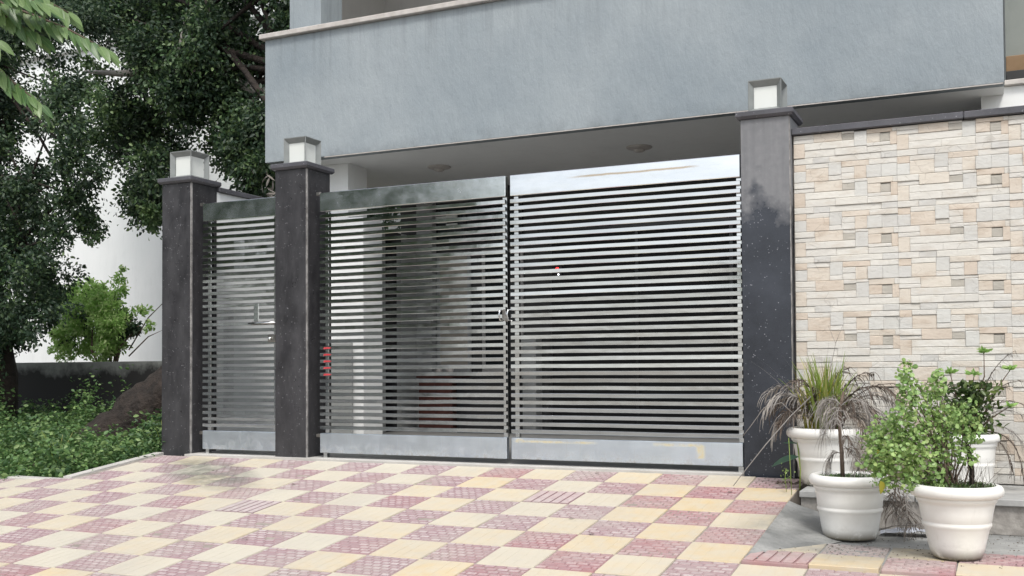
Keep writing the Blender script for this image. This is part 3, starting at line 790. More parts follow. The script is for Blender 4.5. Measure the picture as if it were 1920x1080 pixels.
# red reflection painted as patches on the hinge side of five slats
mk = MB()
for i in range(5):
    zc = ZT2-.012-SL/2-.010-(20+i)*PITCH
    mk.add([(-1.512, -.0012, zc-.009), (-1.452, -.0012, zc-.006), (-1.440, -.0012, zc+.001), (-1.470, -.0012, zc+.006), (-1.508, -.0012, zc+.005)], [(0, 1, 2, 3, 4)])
obj('red_reflection', mk, MAT['red'], ga, La)

# ================================================================== STONE WALL
wl = empty('stone_clad_wall', (3.1, .15, 0)); tag(wl, 'boundary wall clad in pale sand-coloured ledge stones under a dark granite coping', 'wall')
WO = (-3.1, -.15, 0); WY = .05; X0, X1 = 1.905, 4.4
obj('core', MB().box(X0-.004, X1, WY+.006, .30, -.3, 2.05), MAT['grout'], wl, WO)
ncop = 0
for a, b in ((1.90, 2.86), (2.863, 3.80), (3.803, 4.4)):
    obj('coping', MB().box(a, b, .012, .33, 2.052, 2.092, 0, .004), MAT['granite_cap'], wl, WO)
PAT = [  # x0,x1,y0,y1 (mm in a 600x300 panel, y down), material
 (0, 115, 0, 38, 'w'), (115, 210, 0, 38, 'g'), (210, 510, 0, 38, 'w'), (510, 600, 0, 38, 'g'),
 (0, 70, 38, 80, 's'), (0, 70, 80, 148, 'g'), (70, 205, 38, 68, 'w'), (70, 205, 68, 148, 's'),
 (205, 280, 38, 118, 'g'), (205, 280, 118, 148, 'w'), (280, 440, 38, 72, 's'), (440, 600, 38, 72, 'w'),
 (280, 355, 72, 108, 'w'), (280, 355, 108, 148, 'w'), (355, 425, 72, 148, 's'), (425, 510, 72, 148, 'g'), (510, 600, 72, 148, 'g'),
 (0, 120, 148, 186, 'w'), (0, 120, 186, 212, 'w'), (120, 285, 148, 212, 's'), (285, 357, 148, 172, 'w'), (285, 357, 172, 212, 'd'),
 (357, 430, 148, 166, 'w'), (357, 430, 166, 255, 'g'), (430, 575, 148, 184, 's'), (430, 505, 184, 240, 's'), (505, 562, 190, 240, 'd'),
 (505, 562, 184, 190, 's'), (575, 600, 148, 184, 'w'), (562, 600, 184, 262, 's'),
 (0, 65, 212, 300, 's'), (65, 357, 212, 255, 'w'), (65, 245, 255, 300, 'w'), (245, 430, 255, 300, 'w'),
 (430, 562, 240, 262, 'w'), (430, 600, 262, 300, 'w')]
PW, PH = .5915, .3; XO, ZO = 1.909, 1.6075+PH*2
rw = random.Random(9); smesh = {}
def stone(k, x0, x1, z0, z1, var):
    rs = random.Random(k*7+var); j = .0008; w2, h2 = (x1-x0)/2-.0004, (z1-z0)/2-j
    d = rs.uniform(.008, .014) if PAT[k][4] != 'd' else .009
    # front face is a 3x2 grid of slightly uneven heights, edges eased
    xs_ = [-w2, -w2+.004, 0, w2-.004, w2]; zs_ = [-h2, -h2+.003, h2-.003, h2]
    vs_ = []; n_ = len(zs_)
    for a, x in enumerate(xs_):
        for b, z in enumerate(zs_):
            edge = b in (0, n_-1)
            vs_.append((x, -(d-(.0022 if edge else 0)+(0 if edge else rs.uniform(-.0012, .0012))), z))
    fs = [(a*n_+b, (a+1)*n_+b, (a+1)*n_+b+1, a*n_+b+1) for a in range(len(xs_)-1) for b in range(n_-1)]
    rim = [(a, 0) for a in range(5)]+[(4, b) for b in range(1, 4)]+[(a, 3) for a in range(3, -1, -1)]+[(0, b) for b in range(2, 0, -1)]
    o = len(vs_); vs_ += [(vs_[a*n_+b][0], .005, vs_[a*n_+b][2]) for a, b in rim]
    for i in range(len(rim)):
        a, b = rim[i]; a2, b2 = rim[(i+1) % len(rim)]; i2 = (i+1) % len(rim)
        fs.append((a*n_+b, o+i, o+i2, a2*n_+b2))
    return vs_, fs
pieces = []
for r in range(9):
    for c in range(5):
        for k, (a, b, c0, c1, m_) in enumerate(PAT):
            x0 = XO+(c+a/600)*PW; x1 = XO+(c+b/600)*PW; z1 = ZO-(r+c0/300)*PH; z0 = ZO-(r+c1/300)*PH
            if z1 > 2.05: z1 = 2.049
            if z0 < -.022: z0 = -.022
            if x1 > X1: x1 = X1
            if z1-z0 < .008 or x1-x0 < .01: continue
            pr = proj(((x0+x1)/2, WY, (z0+z1)/2)); vis = pr and -20 < pr[0] < 1940
            pieces.append((0 if vis else 1, -(x1-x0)*(z1-z0), k, x0, x1, z0, z1, (abs((x1-x0)-(b-a)/600*PW) < 1e-4 and abs((z1-z0)-(c1-c0)/300*PH) < 1e-4), m_, r, c))
pieces.sort(key=lambda t: t[:2])
rest = MB(); mats4 = [MAT['stone_w'], MAT['stone_s'], MAT['stone_g'], MAT['stone_d']]; midx = {'w': 0, 's': 1, 'g': 2, 'd': 3}
for i, (vis, ar, k, x0, x1, z0, z1, full, m_, r, c) in enumerate(pieces):
    xc, zc = (x0+x1)/2, (z0+z1)/2; dy = rw.uniform(-.002, .003)
    if i < 300:
        key = (k, rw.randint(0, 1), full or (round(x1-x0, 4), round(z1-z0, 4)))
        if key not in smesh:
            v_, f_ = stone(k, x0, x1, z0, z1, key[1]); mb = MB(); mb.add(v_, f_); smesh[key] = mb.mesh('stone', MAT['stone_'+m_])
        link('stone', smesh[key], wl, (xc+WO[0], WY+WO[1]+dy, zc))
    else:
        v_, f_ = stone(k, x0, x1, z0, z1, rw.randint(0, 3))
        rest.add([(x+xc, y+WY+dy, z+zc) for x, y, z in v_], f_, midx[m_])
tag(obj('stones', rest, mats4, wl, WO), kind='stuff')
# ================================================================== TREES
A=[(-7.84,6.67,4.27,0.5),(-6.51,6.94,4.59,0.33),(-8.05,6.01,6.28,0.43),(-9.69,5.33,6.44,0.52),(-7.15,6.67,6.73,0.35),(-6.16,4.6,5.99,0.43),(-10.5,7.15,7.17,0.56),(-8.93,6.0,3.29,0.45),(-5.72,5.54,5.57,0.31),(-9.07,5.38,7.01,0.45),(-9.37,6.73,6.42,0.45),(-9.21,6.43,5.53,0.35),(-5.65,4.65,3.28,0.39),(-7.27,4.62,4.44,0.29),(-10.43,7.02,4.52,0.56),(-8.62,5.96,5.88,0.48),(-5.49,4.7,3.22,0.41),(-8.68,6.02,3.43,0.38),(-7.67,4.8,6.11,0.33),(-10.8,7.17,8.04,0.5),(-8.48,6.14,6.43,0.49),(-6.98,4.74,5.04,0.44),(-6.68,6.5,6.72,0.5),(-6.33,4.88,3.59,0.35),(-10.05,7.2,5.97,0.54),(-5.6,5.87,5.04,0.41),(-7.68,5.65,5.92,0.34),(-5.69,5.9,4.37,0.34),(-10.66,6.63,6.76,0.55),(-9.13,6.61,4.19,0.47),(-6.73,5.54,3.87,0.41),(-9.56,6.6,5.6,0.49),(-9.18,6.29,3.42,0.44),(-8.94,5.8,4.51,0.48),(-6.77,5.5,3.71,0.4),(-6.37,5.51,3.56,0.43),(-7.0,7.14,4.52,0.5),(-6.95,5.03,4.69,0.43),(-6.15,6.4,5.15,0.43),(-7.29,6.63,6.68,0.44),(-7.27,6.22,5.49,0.46),(-6.13,4.67,3.79,0.3),(-7.42,5.17,4.3,0.41),(-7.11,5.83,6.93,0.36),(-9.59,5.43,6.82,0.37),(-9.26,5.81,7.33,0.42),(-6.69,5.22,4.47,0.44),(-7.93,4.9,5.25,0.45),(-8.69,6.2,7.37,0.36),(-7.76,6.11,5.87,0.5),(-6.93,6.71,5.58,0.44),(-8.67,6.15,6.88,0.45),(-8.13,6.92,6.11,0.33),(-7.53,6.24,6.73,0.49),(-7.75,5.19,5.22,0.35),(-6.48,7.1,5.8,0.49),(-8.39,7.15,6.63,0.44),(-9.35,7.16,6.5,0.46),(-7.91,4.92,4.99,0.41),(-8.73,6.63,6.37,0.51),(-9.62,6.63,3.55,0.39),(-10.19,7.17,7.42,0.43),(-7.59,6.28,5.31,0.43),(-7.18,6.58,6.88,0.38),(-7.18,5.37,5.58,0.39),(-8.53,6.54,6.01,0.45),(-10.06,5.78,6.49,0.53),(-5.09,4.64,4.31,0.38),(-8.63,6.44,5.04,0.45),(-9.2,6.81,6.04,0.38),(-7.72,4.77,3.54,0.43),(-6.43,5.34,5.09,0.42),(-5.87,5.84,6.31,0.39),(-7.02,5.0,5.47,0.39),(-5.81,5.2,6.36,0.43),(-5.49,4.67,3.93,0.38),(-7.56,6.79,7.33,0.38),(-6.37,5.36,6.26,0.46),(-9.33,5.68,4.79,0.36),(-6.37,4.88,6.44,0.36),(-10.2,6.1,7.5,0.51),(-5.92,5.72,6.31,0.35),(-8.27,7.04,5.53,0.41),(-9.57,5.92,4.78,0.51),(-7.0,5.28,4.4,0.39),(-9.06,5.94,4.21,0.35),(-9.73,6.52,6.12,0.38),(-5.93,4.82,4.05,0.38),(-10.14,6.14,7.2,0.4),(-5.72,5.44,4.83,0.41),(-11.34,7.08,7.59,0.54),(-10.4,7.13,7.63,0.52),(-6.55,6.22,6.56,0.38),(-9.41,6.2,6.16,0.41),(-9.15,6.76,7.19,0.49),(-7.07,6.81,5.57,0.42),(-7.87,6.52,4.98,0.4),(-9.05,5.13,7.05,0.34),(-6.5,6.58,5.22,0.31),(-7.15,5.81,5.33,0.32),(-9.22,5.57,6.7,0.41),(-5.57,5.26,6.02,0.33),(-8.81,5.21,5.97,0.41),(-6.85,5.83,4.29,0.46),(-9.4,6.5,4.69,0.37),(-8.61,5.2,7.03,0.34),(-8.39,5.82,5.99,0.38),(-6.01,5.02,3.86,0.31),(-8.11,7.14,5.81,0.34),(-8.35,6.03,7.21,0.53),(-6.79,4.84,5.32,0.3),(-6.78,7.03,5.34,0.33),(-8.82,5.63,7.12,0.34),(-8.52,5.4,5.48,0.32),(-7.28,4.82,4.67,0.34),(-6.53,6.83,4.79,0.35),(-7.57,5.58,4.73,0.42),(-6.34,5.4,3.2,0.36),(-5.53,4.9,5.63,0.33),(-5.58,4.94,5.31,0.29)]
A2=[(-8.44,5.43,3.03,0.17),(-8.7,5.7,3.1,0.13),(-8.41,5.37,2.88,0.13),(-8.68,5.75,2.92,0.17),(-9.83,6.14,4.69,0.21),(-10.24,5.98,4.41,0.24),(-9.27,5.4,4.39,0.22),(-9.38,5.1,5.31,0.16),(-9.87,5.43,4.51,0.16),(-8.86,5.04,4.51,0.15),(-10.99,6.29,5.41,0.26),(-9.67,5.64,5.31,0.19),(-10.17,6.09,4.4,0.16)]
B=[(-8.78,3.34,5.18,0.32),(-10.66,3.66,4.75,0.36),(-9.21,3.43,3.89,0.4),(-8.52,3.15,1.2,0.26),(-6.68,2.28,3.49,0.34),(-10.01,2.97,3.19,0.4),(-8.38,2.64,4.71,0.27),(-8.75,3.4,4.26,0.29),(-9.94,3.77,5.06,0.41),(-7.19,2.84,2.76,0.24),(-6.6,2.26,3.18,0.23),(-10.68,3.64,2.6,0.31),(-7.86,3.29,4.29,0.37),(-7.82,2.8,1.95,0.23),(-7.81,2.5,2.89,0.28),(-8.71,2.7,5.67,0.31),(-8.33,2.84,2.44,0.38),(-7.91,3.06,2.59,0.35),(-9.27,3.29,3.1,0.33),(-8.35,2.34,5.25,0.29),(-8.6,3.34,2.24,0.29),(-8.25,3.41,5.61,0.35),(-8.29,3.38,1.84,0.33),(-10.27,3.63,3.64,0.31),(-6.81,2.83,3.06,0.22),(-9.15,3.24,5.17,0.4),(-6.98,2.82,2.76,0.24),(-8.25,3.34,3.23,0.3),(-9.37,3.2,4.73,0.4),(-10.14,3.43,2.99,0.3),(-10.67,3.53,3.39,0.42),(-7.6,2.88,3.73,0.31),(-10.15,3.75,3.18,0.3),(-7.65,2.49,2.81,0.25),(-8.51,3.3,2.78,0.35),(-10.69,3.54,3.83,0.43),(-9.34,3.23,1.81,0.39),(-10.07,3.55,2.66,0.34),(-9.09,2.45,4.85,0.26),(-8.78,2.37,2.82,0.35),(-8.25,3.49,1.95,0.34),(-7.3,2.37,1.16,0.23),(-9.24,3.29,3.78,0.37),(-9.98,3.07,4.09,0.32),(-9.48,2.8,3.02,0.35),(-9.32,3.71,1.27,0.27),(-7.26,2.67,2.27,0.24),(-9.0,3.38,4.3,0.4),(-8.86,3.0,4.5,0.36),(-7.18,2.67,2.92,0.27),(-6.58,2.28,3.05,0.26),(-8.44,2.32,2.55,0.27),(-10.89,3.78,3.93,0.37),(-8.0,2.35,1.32,0.27),(-6.75,2.23,3.74,0.25),(-8.64,3.03,4.03,0.25),(-7.83,2.34,3.39,0.27),(-7.06,3.01,2.45,0.23),(-8.67,2.9,2.11,0.33),(-7.43,3.22,2.7,0.24),(-9.88,2.86,2.21,0.39),(-9.46,2.88,2.13,0.4),(-8.67,2.95,4.56,0.29),(-7.33,2.47,4.93,0.29),(-10.79,3.64,4.41,0.43),(-10.21,3.53,6.24,0.44),(-7.66,2.58,4.95,0.36),(-9.03,2.63,3.77,0.36),(-8.17,2.44,2.05,0.3),(-10.19,3.23,5.66,0.34),(-9.06,3.13,3.63,0.4),(-8.83,2.62,3.08,0.32),(-7.71,2.97,5.09,0.34),(-9.95,2.87,2.2,0.33),(-7.26,2.29,1.91,0.28)]
B2=[(-6.99,2.81,2.47,0.1),(-7.08,2.99,2.46,0.15),(-7.08,3.03,2.41,0.15),(-7.26,3.16,2.66,0.1),(-6.93,2.92,2.27,0.12),(-7.15,3.24,4.09,0.17),(-7.26,2.97,3.66,0.14),(-7.81,3.07,4.42,0.12),(-7.57,3.46,4.24,0.16),(-7.4,3.0,3.6,0.13),(-7.49,3.52,3.99,0.13)]
D=[(-9.55,5.71,1.39,0.12),(-10.12,6.4,1.51,0.12),(-10.39,6.28,1.97,0.16),(-10.55,6.46,1.86,0.13),(-10.74,5.77,1.27,0.12),(-10.76,6.41,1.33,0.17),(-11.41,6.37,1.35,0.13),(-9.76,5.94,1.76,0.12),(-10.25,6.42,1.49,0.15),(-10.74,5.91,1.84,0.19),(-10.55,6.04,2.01,0.16),(-9.8,5.81,1.85,0.15),(-10.1,6.16,1.56,0.18),(-10.97,6.1,1.8,0.16),(-9.82,6.23,1.42,0.15),(-9.71,5.93,1.08,0.12),(-11.11,6.41,1.71,0.14),(-10.52,6.46,1.34,0.13),(-9.58,5.78,1.65,0.16),(-9.41,5.74,1.36,0.18),(-10.75,6.28,1.35,0.14),(-10.17,5.78,1.68,0.12),(-10.3,6.4,1.62,0.12),(-11.09,6.45,1.93,0.18),(-9.37,5.78,1.45,0.14),(-9.92,5.79,1.72,0.15),(-10.65,6.31,2.0,0.13),(-10.71,6.49,2.04,0.16),(-10.51,6.14,1.78,0.19),(-10.49,6.11,1.85,0.19),(-10.92,6.43,1.36,0.15),(-9.54,5.81,1.43,0.12),(-9.58,6.05,1.51,0.18),(-10.05,5.93,1.48,0.17),(-11.0,6.31,1.56,0.17),(-11.16,6.26,1.89,0.18),(-11.17,6.2,1.59,0.19),(-10.58,5.78,1.25,0.16),(-10.39,5.74,1.65,0.17),(-10.86,5.97,1.18,0.16),(-10.15,6.17,1.98,0.09),(-10.29,6.18,2.06,0.06),(-10.26,6.2,2.02,0.06),(-10.11,6.15,1.86,0.06),(-9.97,6.08,1.89,0.08)]
B3=[(-8.5,2.49,1.13,0.22),(-8.03,2.85,1.49,0.24),(-8.38,2.49,0.95,0.21),(-9.12,2.81,1.82,0.31),(-8.27,2.66,2.0,0.3),(-9.0,2.78,1.28,0.27),(-8.63,2.9,1.17,0.27),(-7.22,2.54,1.28,0.18),(-7.21,2.59,1.41,0.28),(-8.65,3.28,1.12,0.23),(-8.15,2.53,0.88,0.27),(-9.35,3.1,1.19,0.32),(-7.38,2.6,1.4,0.19),(-7.77,2.47,1.39,0.28),(-7.99,2.62,1.13,0.21),(-8.95,2.67,1.69,0.25),(-9.05,3.29,0.97,0.22),(-8.74,3.06,1.97,0.31),(-8.64,2.7,1.05,0.19),(-7.49,2.57,1.63,0.23),(-8.77,2.85,1.59,0.24),(-7.7,2.5,1.71,0.19),(-8.89,2.76,1.42,0.29),(-8.91,3.38,1.16,0.21),(-9.11,2.79,2.01,0.27),(-8.45,3.36,1.7,0.2)]
rng = np.random.RandomState(3)
def clump_leaves(clumps, per, L, jitter=.3, flat=.85):
    cs = []; ds = []
    for x, y, z, r in clumps:
        n = int(per*(r/.4)**2)
        # several sprays inside each clump, so the outline breaks up
        ns = 7; sp = rng.normal(size=(ns, 3)); sp /= np.linalg.norm(sp, axis=1)[:, None]; sp *= r*rng.uniform(.25, .85, (ns, 1))
        k = rng.randint(0, ns, n)
        d = rng.normal(size=(n, 3))*r*.30
        p = np.array([x, y, z])+sp[k]+d*np.array([1, 1, flat])
        cs.append(p)
        out = sp[k]/r+d/r*.6+rng.normal(size=(n, 3))*.55+np.array([0, 0, -.35]); ds.append(out)
    c = np.concatenate(cs); d = np.concatenate(ds)
    return c, d, L*rng.uniform(.7, 1.25, len(c))
def foliage(name, clumps, per, L, mat, parent, ratio=.5, off=(0, 0, 0)):
    c, d, l = clump_leaves(clumps, per, L)
    me = leaves(c-np.array(off), d, l, l*ratio, mat, name, rng=rng)
    return tag(link(name, me, parent), kind='stuff')
def limbs(name, base, clumps, parent, off, n=24, r0=.05, mat='bark'):
    mb = MB(); rs = random.Random(len(clumps))
    for q in rs.sample(clumps, min(n, len(clumps))):
        p0 = Vector(base[rs.randrange(len(base))]); p1 = Vector(q[:3]); mid = (p0+p1)/2+Vector((rs.uniform(-.25, .25), rs.uniform(-.25, .25), rs.uniform(.0, .35)))
        mb.tube([p0, p0.lerp(mid, .6), mid, mid.lerp(p1, .6), p1], [r0, r0*.8, r0*.55, r0*.35, r0*.15], 6)
    return obj(name, mb, MAT[mat], parent, (-off[0], -off[1], -off[2]))
# A: leaning-trunk tree behind the granite pillars
tA = empty('broadleaf_tree', (-6.6, 2.6, -.2)); OA = tA.location[:]
tag(tA, 'tall dark tree with a thick leaning trunk rising behind the two left pillars', 'tree')
tp = [(-6.95, 2.35, -.95), (-6.6, 2.5, -.5), (-6.15, 2.7, -.06), (-5.65, 2.95, .40), (-5.15, 3.3, 1.05), (-4.75, 3.8, 2.1), (-4.8, 4.4, 3.3), (-5.3, 5.0, 4.6), (-5.9, 5.5, 6.2)]
mb = MB(); fine = []; fr = []
rad = [.40, .38, .35, .33, .31, .29, .27, .22, .14]
for i in range(len(tp)-1):
    for q in range(8): fine.append(Vector(tp[i]).lerp(Vector(tp[i+1]), q/8)); fr.append(rad[i]+(rad[i+1]-rad[i])*q/8)
mb.tube(fine, fr, 28)
for i, v in enumerate(mb.v):      # ridged, lumpy bark
    p = Vector(v); ax = fine[min(i//28, len(fine)-1)]; d_ = (p-ax).normalized()
    k_ = .07*noise.noise(p*3.1)+.045*noise.noise(Vector((p.x*9, p.y*9, p.z*2.5)))+.02*noise.noise(p*22)
    mb.v[i] = tuple(p+d_*k_)
obj('trunk', mb, MAT['bark'], tA, (-OA[0], -OA[1], -OA[2]))
EX = [(round(-8+random.uniform(0, 4.6), 2), round(random.uniform(4.5, 8.5), 2), round(random.uniform(6.6, 8.6), 2), .55) for _ in range(45)]
EX += [(round(random.uniform(-5.2, -3.7), 2), round(random.uniform(4.6, 6.5), 2), round(random.uniform(2.5, 4.6), 2), .42) for _ in range(18)]
limbs('branch', [(-4.8, 4.4, 3.3), (-5.3, 5.0, 4.6), (-5.9, 5.5, 6.2)], A+EX[:12], tA, OA, 30, .06)
foliage('foliage', A+EX, 700, .072, MAT['leaf_dark'], tA, .52, OA)
foliage('outer_foliage', A+A2*3, 330, .066, MAT['leaf_mid'], tA, .55, OA)
mb = MB()
mb.tube([(-5.9, 5.3, 4.4), (-7.0, 5.2, 4.85), (-7.9, 5.1, 5.0), (-8.6, 5.0, 5.02), (-9.2, 4.9, 5.1)], [.10, .075, .06, .05, .02], 8)
mb.tube([(-7.7, 5.1, 4.98), (-7.45, 5.0, 5.3), (-7.3, 4.95, 5.7)], [.05, .035, .015], 7)
mb.tube([(-7.4, 5.1, 4.9), (-7.1, 5.0, 4.72), (-6.9, 5.0, 4.4)], [.05, .03, .012], 7)
obj('bare_limb', mb, MAT['bare_wood'], tA, (-OA[0], -OA[1], -OA[2]))
# dried brown tuft seen over the small gate
c = np.array([-4.9, 4.3, 2.75])+rng.normal(size=(260, 3))*np.array([.28, .2, .22]); d = rng.normal(size=(260, 3))+np.array([0, 0, -1.2])
tag(link('dried_leaves', leaves(c-np.array(OA), d, .14, .03, MAT['dry'], 'dried_leaves', rng=rng), tA), kind='stuff')

# B: dark tree hanging down on the left
tB = empty('broadleaf_tree', (-8.9, 3.2, -.2)); OB = tB.location[:]
tag(tB, 'very dark drooping tree filling the left edge above the green weeds', 'tree')
mb = MB(); mb.tube([(-8.9, 3.2, -.5), (-8.8, 3.2, .6), (-9.0, 3.1, 1.8), (-8.8, 3.0, 3.2), (-9.0, 3.0, 4.8)], [.24, .19, .16, .13, .09], 10)
obj('trunk', mb, MAT['bark'], tB, (-OB[0], -OB[1], -OB[2]))
EB = [(round(random.uniform(-10.8, -8.6), 2), round(random.uniform(2.4, 4.6), 2), round(random.uniform(1.2, 6.2), 2), .42) for _ in range(36)]
limbs('branch', [(-8.8, 3.0, 3.2), (-9.0, 3.1, 1.8), (-9.0, 3.0, 4.8)], B, tB, OB, 26, .035)
foliage('foliage', B+EB+B3, 1000, .056, MAT['leaf_dark'], tB, .5, OB)
foliage('outer_foliage', B[::2]+B2*3+B3[::3], 330, .05, MAT['leaf_mid'], tB, .55, OB)

# bright bush behind the low wall
tD = empty('bush', (-9.9, 6.1, -.1)); OD = tD.location[:]
tag(tD, 'bright yellow-green bush behind the low wall, in front of the white facade', 'bush')
mb = MB()
for k in range(9):
    a = rng.uniform(-1, 1); mb.tube([(-9.9, 6.1, -.2), (-9.9+a*.15, 6.1, .5), (-9.9+a*.5, 6.1+rng.uniform(-.2, .2), 1.0), (-9.9+a*.9, 6.1, 1.35+rng.uniform(0, .5))], [.035, .03, .018, .006], 6)
mb.tube([(-9.5, 6.1, 1.0), (-9.1, 6.1, 1.5), (-8.8, 6.1, 1.72), (-8.6, 6.1, 1.72)], [.012, .009, .006, .003], 5)
mb.tube([(-9.5, 6.1, .9), (-9.1, 6.1, 1.2), (-8.8, 6.1, 1.3)], [.012, .009, .003], 5)
obj('stems', mb, MAT['stem'], tD, (-OD[0], -OD[1], -OD[2]))
DD = D+[(-9.75, 6.1, 1.95, .16), (-9.7, 6.1, 2.15, .12), (-9.68, 6.1, 2.3, .08), (-9.2, 6.1, 1.6, .12), (-9.05, 6.1, 1.35, .10)]+[(x+rng.uniform(-.3,.3), y+.05, z-.3, r*1.3) for x, y, z, r in D[:22]]
foliage('foliage', DD, 1150, .07, MAT['leaf_bush'], tD, .42, OD)
foliage('inner_foliage', [(x, y+.25, z-.12, r) for x, y, z, r in D[::2]], 900, .075, MAT['leaf_dark'], tD, .45, OD)

# low stained wall and the white facade behind it
lw = empty('low_wall', (-8.5, 5.1, -.3)); tag(lw, 'low blackened plot wall under the yellow-green bush', 'wall')
obj('wall', MB().box(-16, -3.3, 5.0, 5.18, -.6, .80, 0, .004), MAT['lowwall'], lw, (8.5, -5.1, .3))
wf = empty('white_building', (-14, 10, -.3)); tag(wf, 'plain bright white facade behind the bush and the trees', 'building')
obj('wall', MB().box(-32, -3.5, 9.5, 16, -.6, 7.6), MAT['bright_wall'], wf, (14, -10, .3))
obj('parapet', MB().box(-32.1, -3.4, 9.38, 9.498, 7.35, 7.75, 0, .01), MAT['bright_wall'], wf, (14, -10, .3))

# weeds
cs = []; ds = []; ls = []
def weeds(n, x0, x1, y0, y1, hmin, hmax, per, L, keep=lambda x, y: True):
    for _ in range(n):
        x = rng.uniform(x0, x1); y = rng.uniform(y0, y1)
        if not keep(x, y): continue
        nn = noise.noise(Vector((x*1.5, y*1.5, 3)))*.5+.5
        if nn < .36 and rng.uniform() < .6: continue
        patch = max(.3, .25+1.6*(nn-.25)*1.3)
        h = rng.uniform(hmin, hmax)*patch; z0 = plot_z(x, y)
        lean = rng.normal(size=2)*.22
        k = max(4, int(per*patch)); t_ = rng.uniform(.15, 1, k)
        p = np.stack([x+lean[0]*t_*h+rng.normal(size=k)*.035, y+lean[1]*t_*h+rng.normal(size=k)*.035, z0+h*t_], 1)
        cs.append(p); a = rng.uniform(0, 2*PI, k); ds.append(np.stack([np.cos(a), np.sin(a), rng.uniform(-.2, .9, k)], 1)); ls.append(L*rng.uniform(.6, 1.3, k))
trunkclear = lambda x, y: not (-7.2 < x < -5.0 and y > .9) or rng.uniform() < .25
weeds(4300, -9.5, -3.1, -.9, 2.2, .06, .40, 15, .046, trunkclear)
weeds(700, -5.2, -3.02, -1.06, -.1, .05, .20, 12, .040)
weeds(2600, -15, -5.0, 2.2, 4.95, .15, .45, 14, .06, lambda x, y: x < -7.4 or y > 4.2)
weeds(800, -8.8, -6.7, .6, 3.6, .25, .62, 15, .05)
weeds(900, -14, -7.9, -.8, 3.0, .25, .6, 14, .055)
c = np.concatenate(cs); d = np.concatenate(ds); l = np.concatenate(ls)
c[:, 2] += 0
tag(link('weeds', leaves(c, d, l, l*.55, MAT['leaf_weed'], 'weeds', tilt=1.1, rng=rng)), kind='stuff')

# a few taller weeds one can tell apart, near the kerb
for k, (x, y, h, lab) in enumerate(((-4.9, -.55, .42, 'tall leafy weed near the kerb, leftmost of the three tall ones'), (-4.1, -.1, .38, 'tall leafy weed in the middle of the weed patch, before the leaning trunk'), (-3.6, .6, .45, 'tall leafy weed close behind the leftmost granite pillar'))):
    e = empty('tall_weed', (x, y, plot_z(x, y))); tag(e, lab, 'weed', 'taller weeds in the plot')
    mb = MB(); cc = []; dd = []
    for q in range(7):
        a = rng.uniform(0, 6.28); r_ = rng.uniform(.02, .16); tip = Vector((math.cos(a)*r_, math.sin(a)*r_, h*rng.uniform(.7, 1)))
        mb.tube([(0, 0, -.02), tip*.5+Vector((0, 0, .05)), tip], [.004, .003, .0015], 5)
        for t_ in np.linspace(.3, 1, 16):
            cc.append(np.array(tip)*t_+rng.normal(size=3)*.018); dd.append([math.cos(a+rng.uniform(-1.5, 1.5)), math.sin(a+rng.uniform(-1.5, 1.5)), rng.uniform(-.1, .7)])
    obj('stems', mb, MAT['grass'], e)
    tag(link('foliage', leaves(np.array(cc), np.array(dd), .06*rng.uniform(.6, 1.2, len(cc)), .033, MAT['leaf_weed'], tilt=1.1, rng=rng), e), kind='stuff')

# street trees across the road: they are what the left gate leaf mirrors
def street_tree(x, y, h, r, label):
    e = empty('street_tree', (x, y, -.42)); tag(e, label, 'tree', 'trees across the street')
    mb = MB(); mb.tube([(0, 0, -.1), (.1, 0, h*.25), (0, .1, h*.5), (.1, 0, h*.8)], [.2, .16, .12, .05], 8)
    obj('trunk', mb, MAT['bark'], e)
    cl = []
    for _ in range(46):
        v = rng.normal(size=3); v /= np.linalg.norm(v); v *= r*rng.uniform(.3, 1)
        cl.append((v[0], v[1], h*.62+v[2]*h*.42/r, .55))
    foliage('foliage', cl, 330, .15, MAT['leaf_mid'], e)
for k, (x, y, h, r) in enumerate(((-8.3, -13.2, 8.2, 2.0), (-11.2, -13.6, 8.8, 2.3), (-14, -12.8, 8.2, 2.4), (-17.5, -13.5, 9, 2.6), (-21.5, -12.5, 8.4, 2.6))):
    street_tree(x, y, h, r, ['first', 'second', 'third', 'fourth', 'fifth'][k]+' tree from the right across the street')
fw = empty('far_compound_wall', (0, -15, -.3)); tag(fw, 'pale compound wall across the street, behind the camera', 'wall')
obj('wall', MB().box(-45, -8.2, -15.3, -15, -.6, 2.2), MAT['bright_wall'], fw, (0, 15, .3))

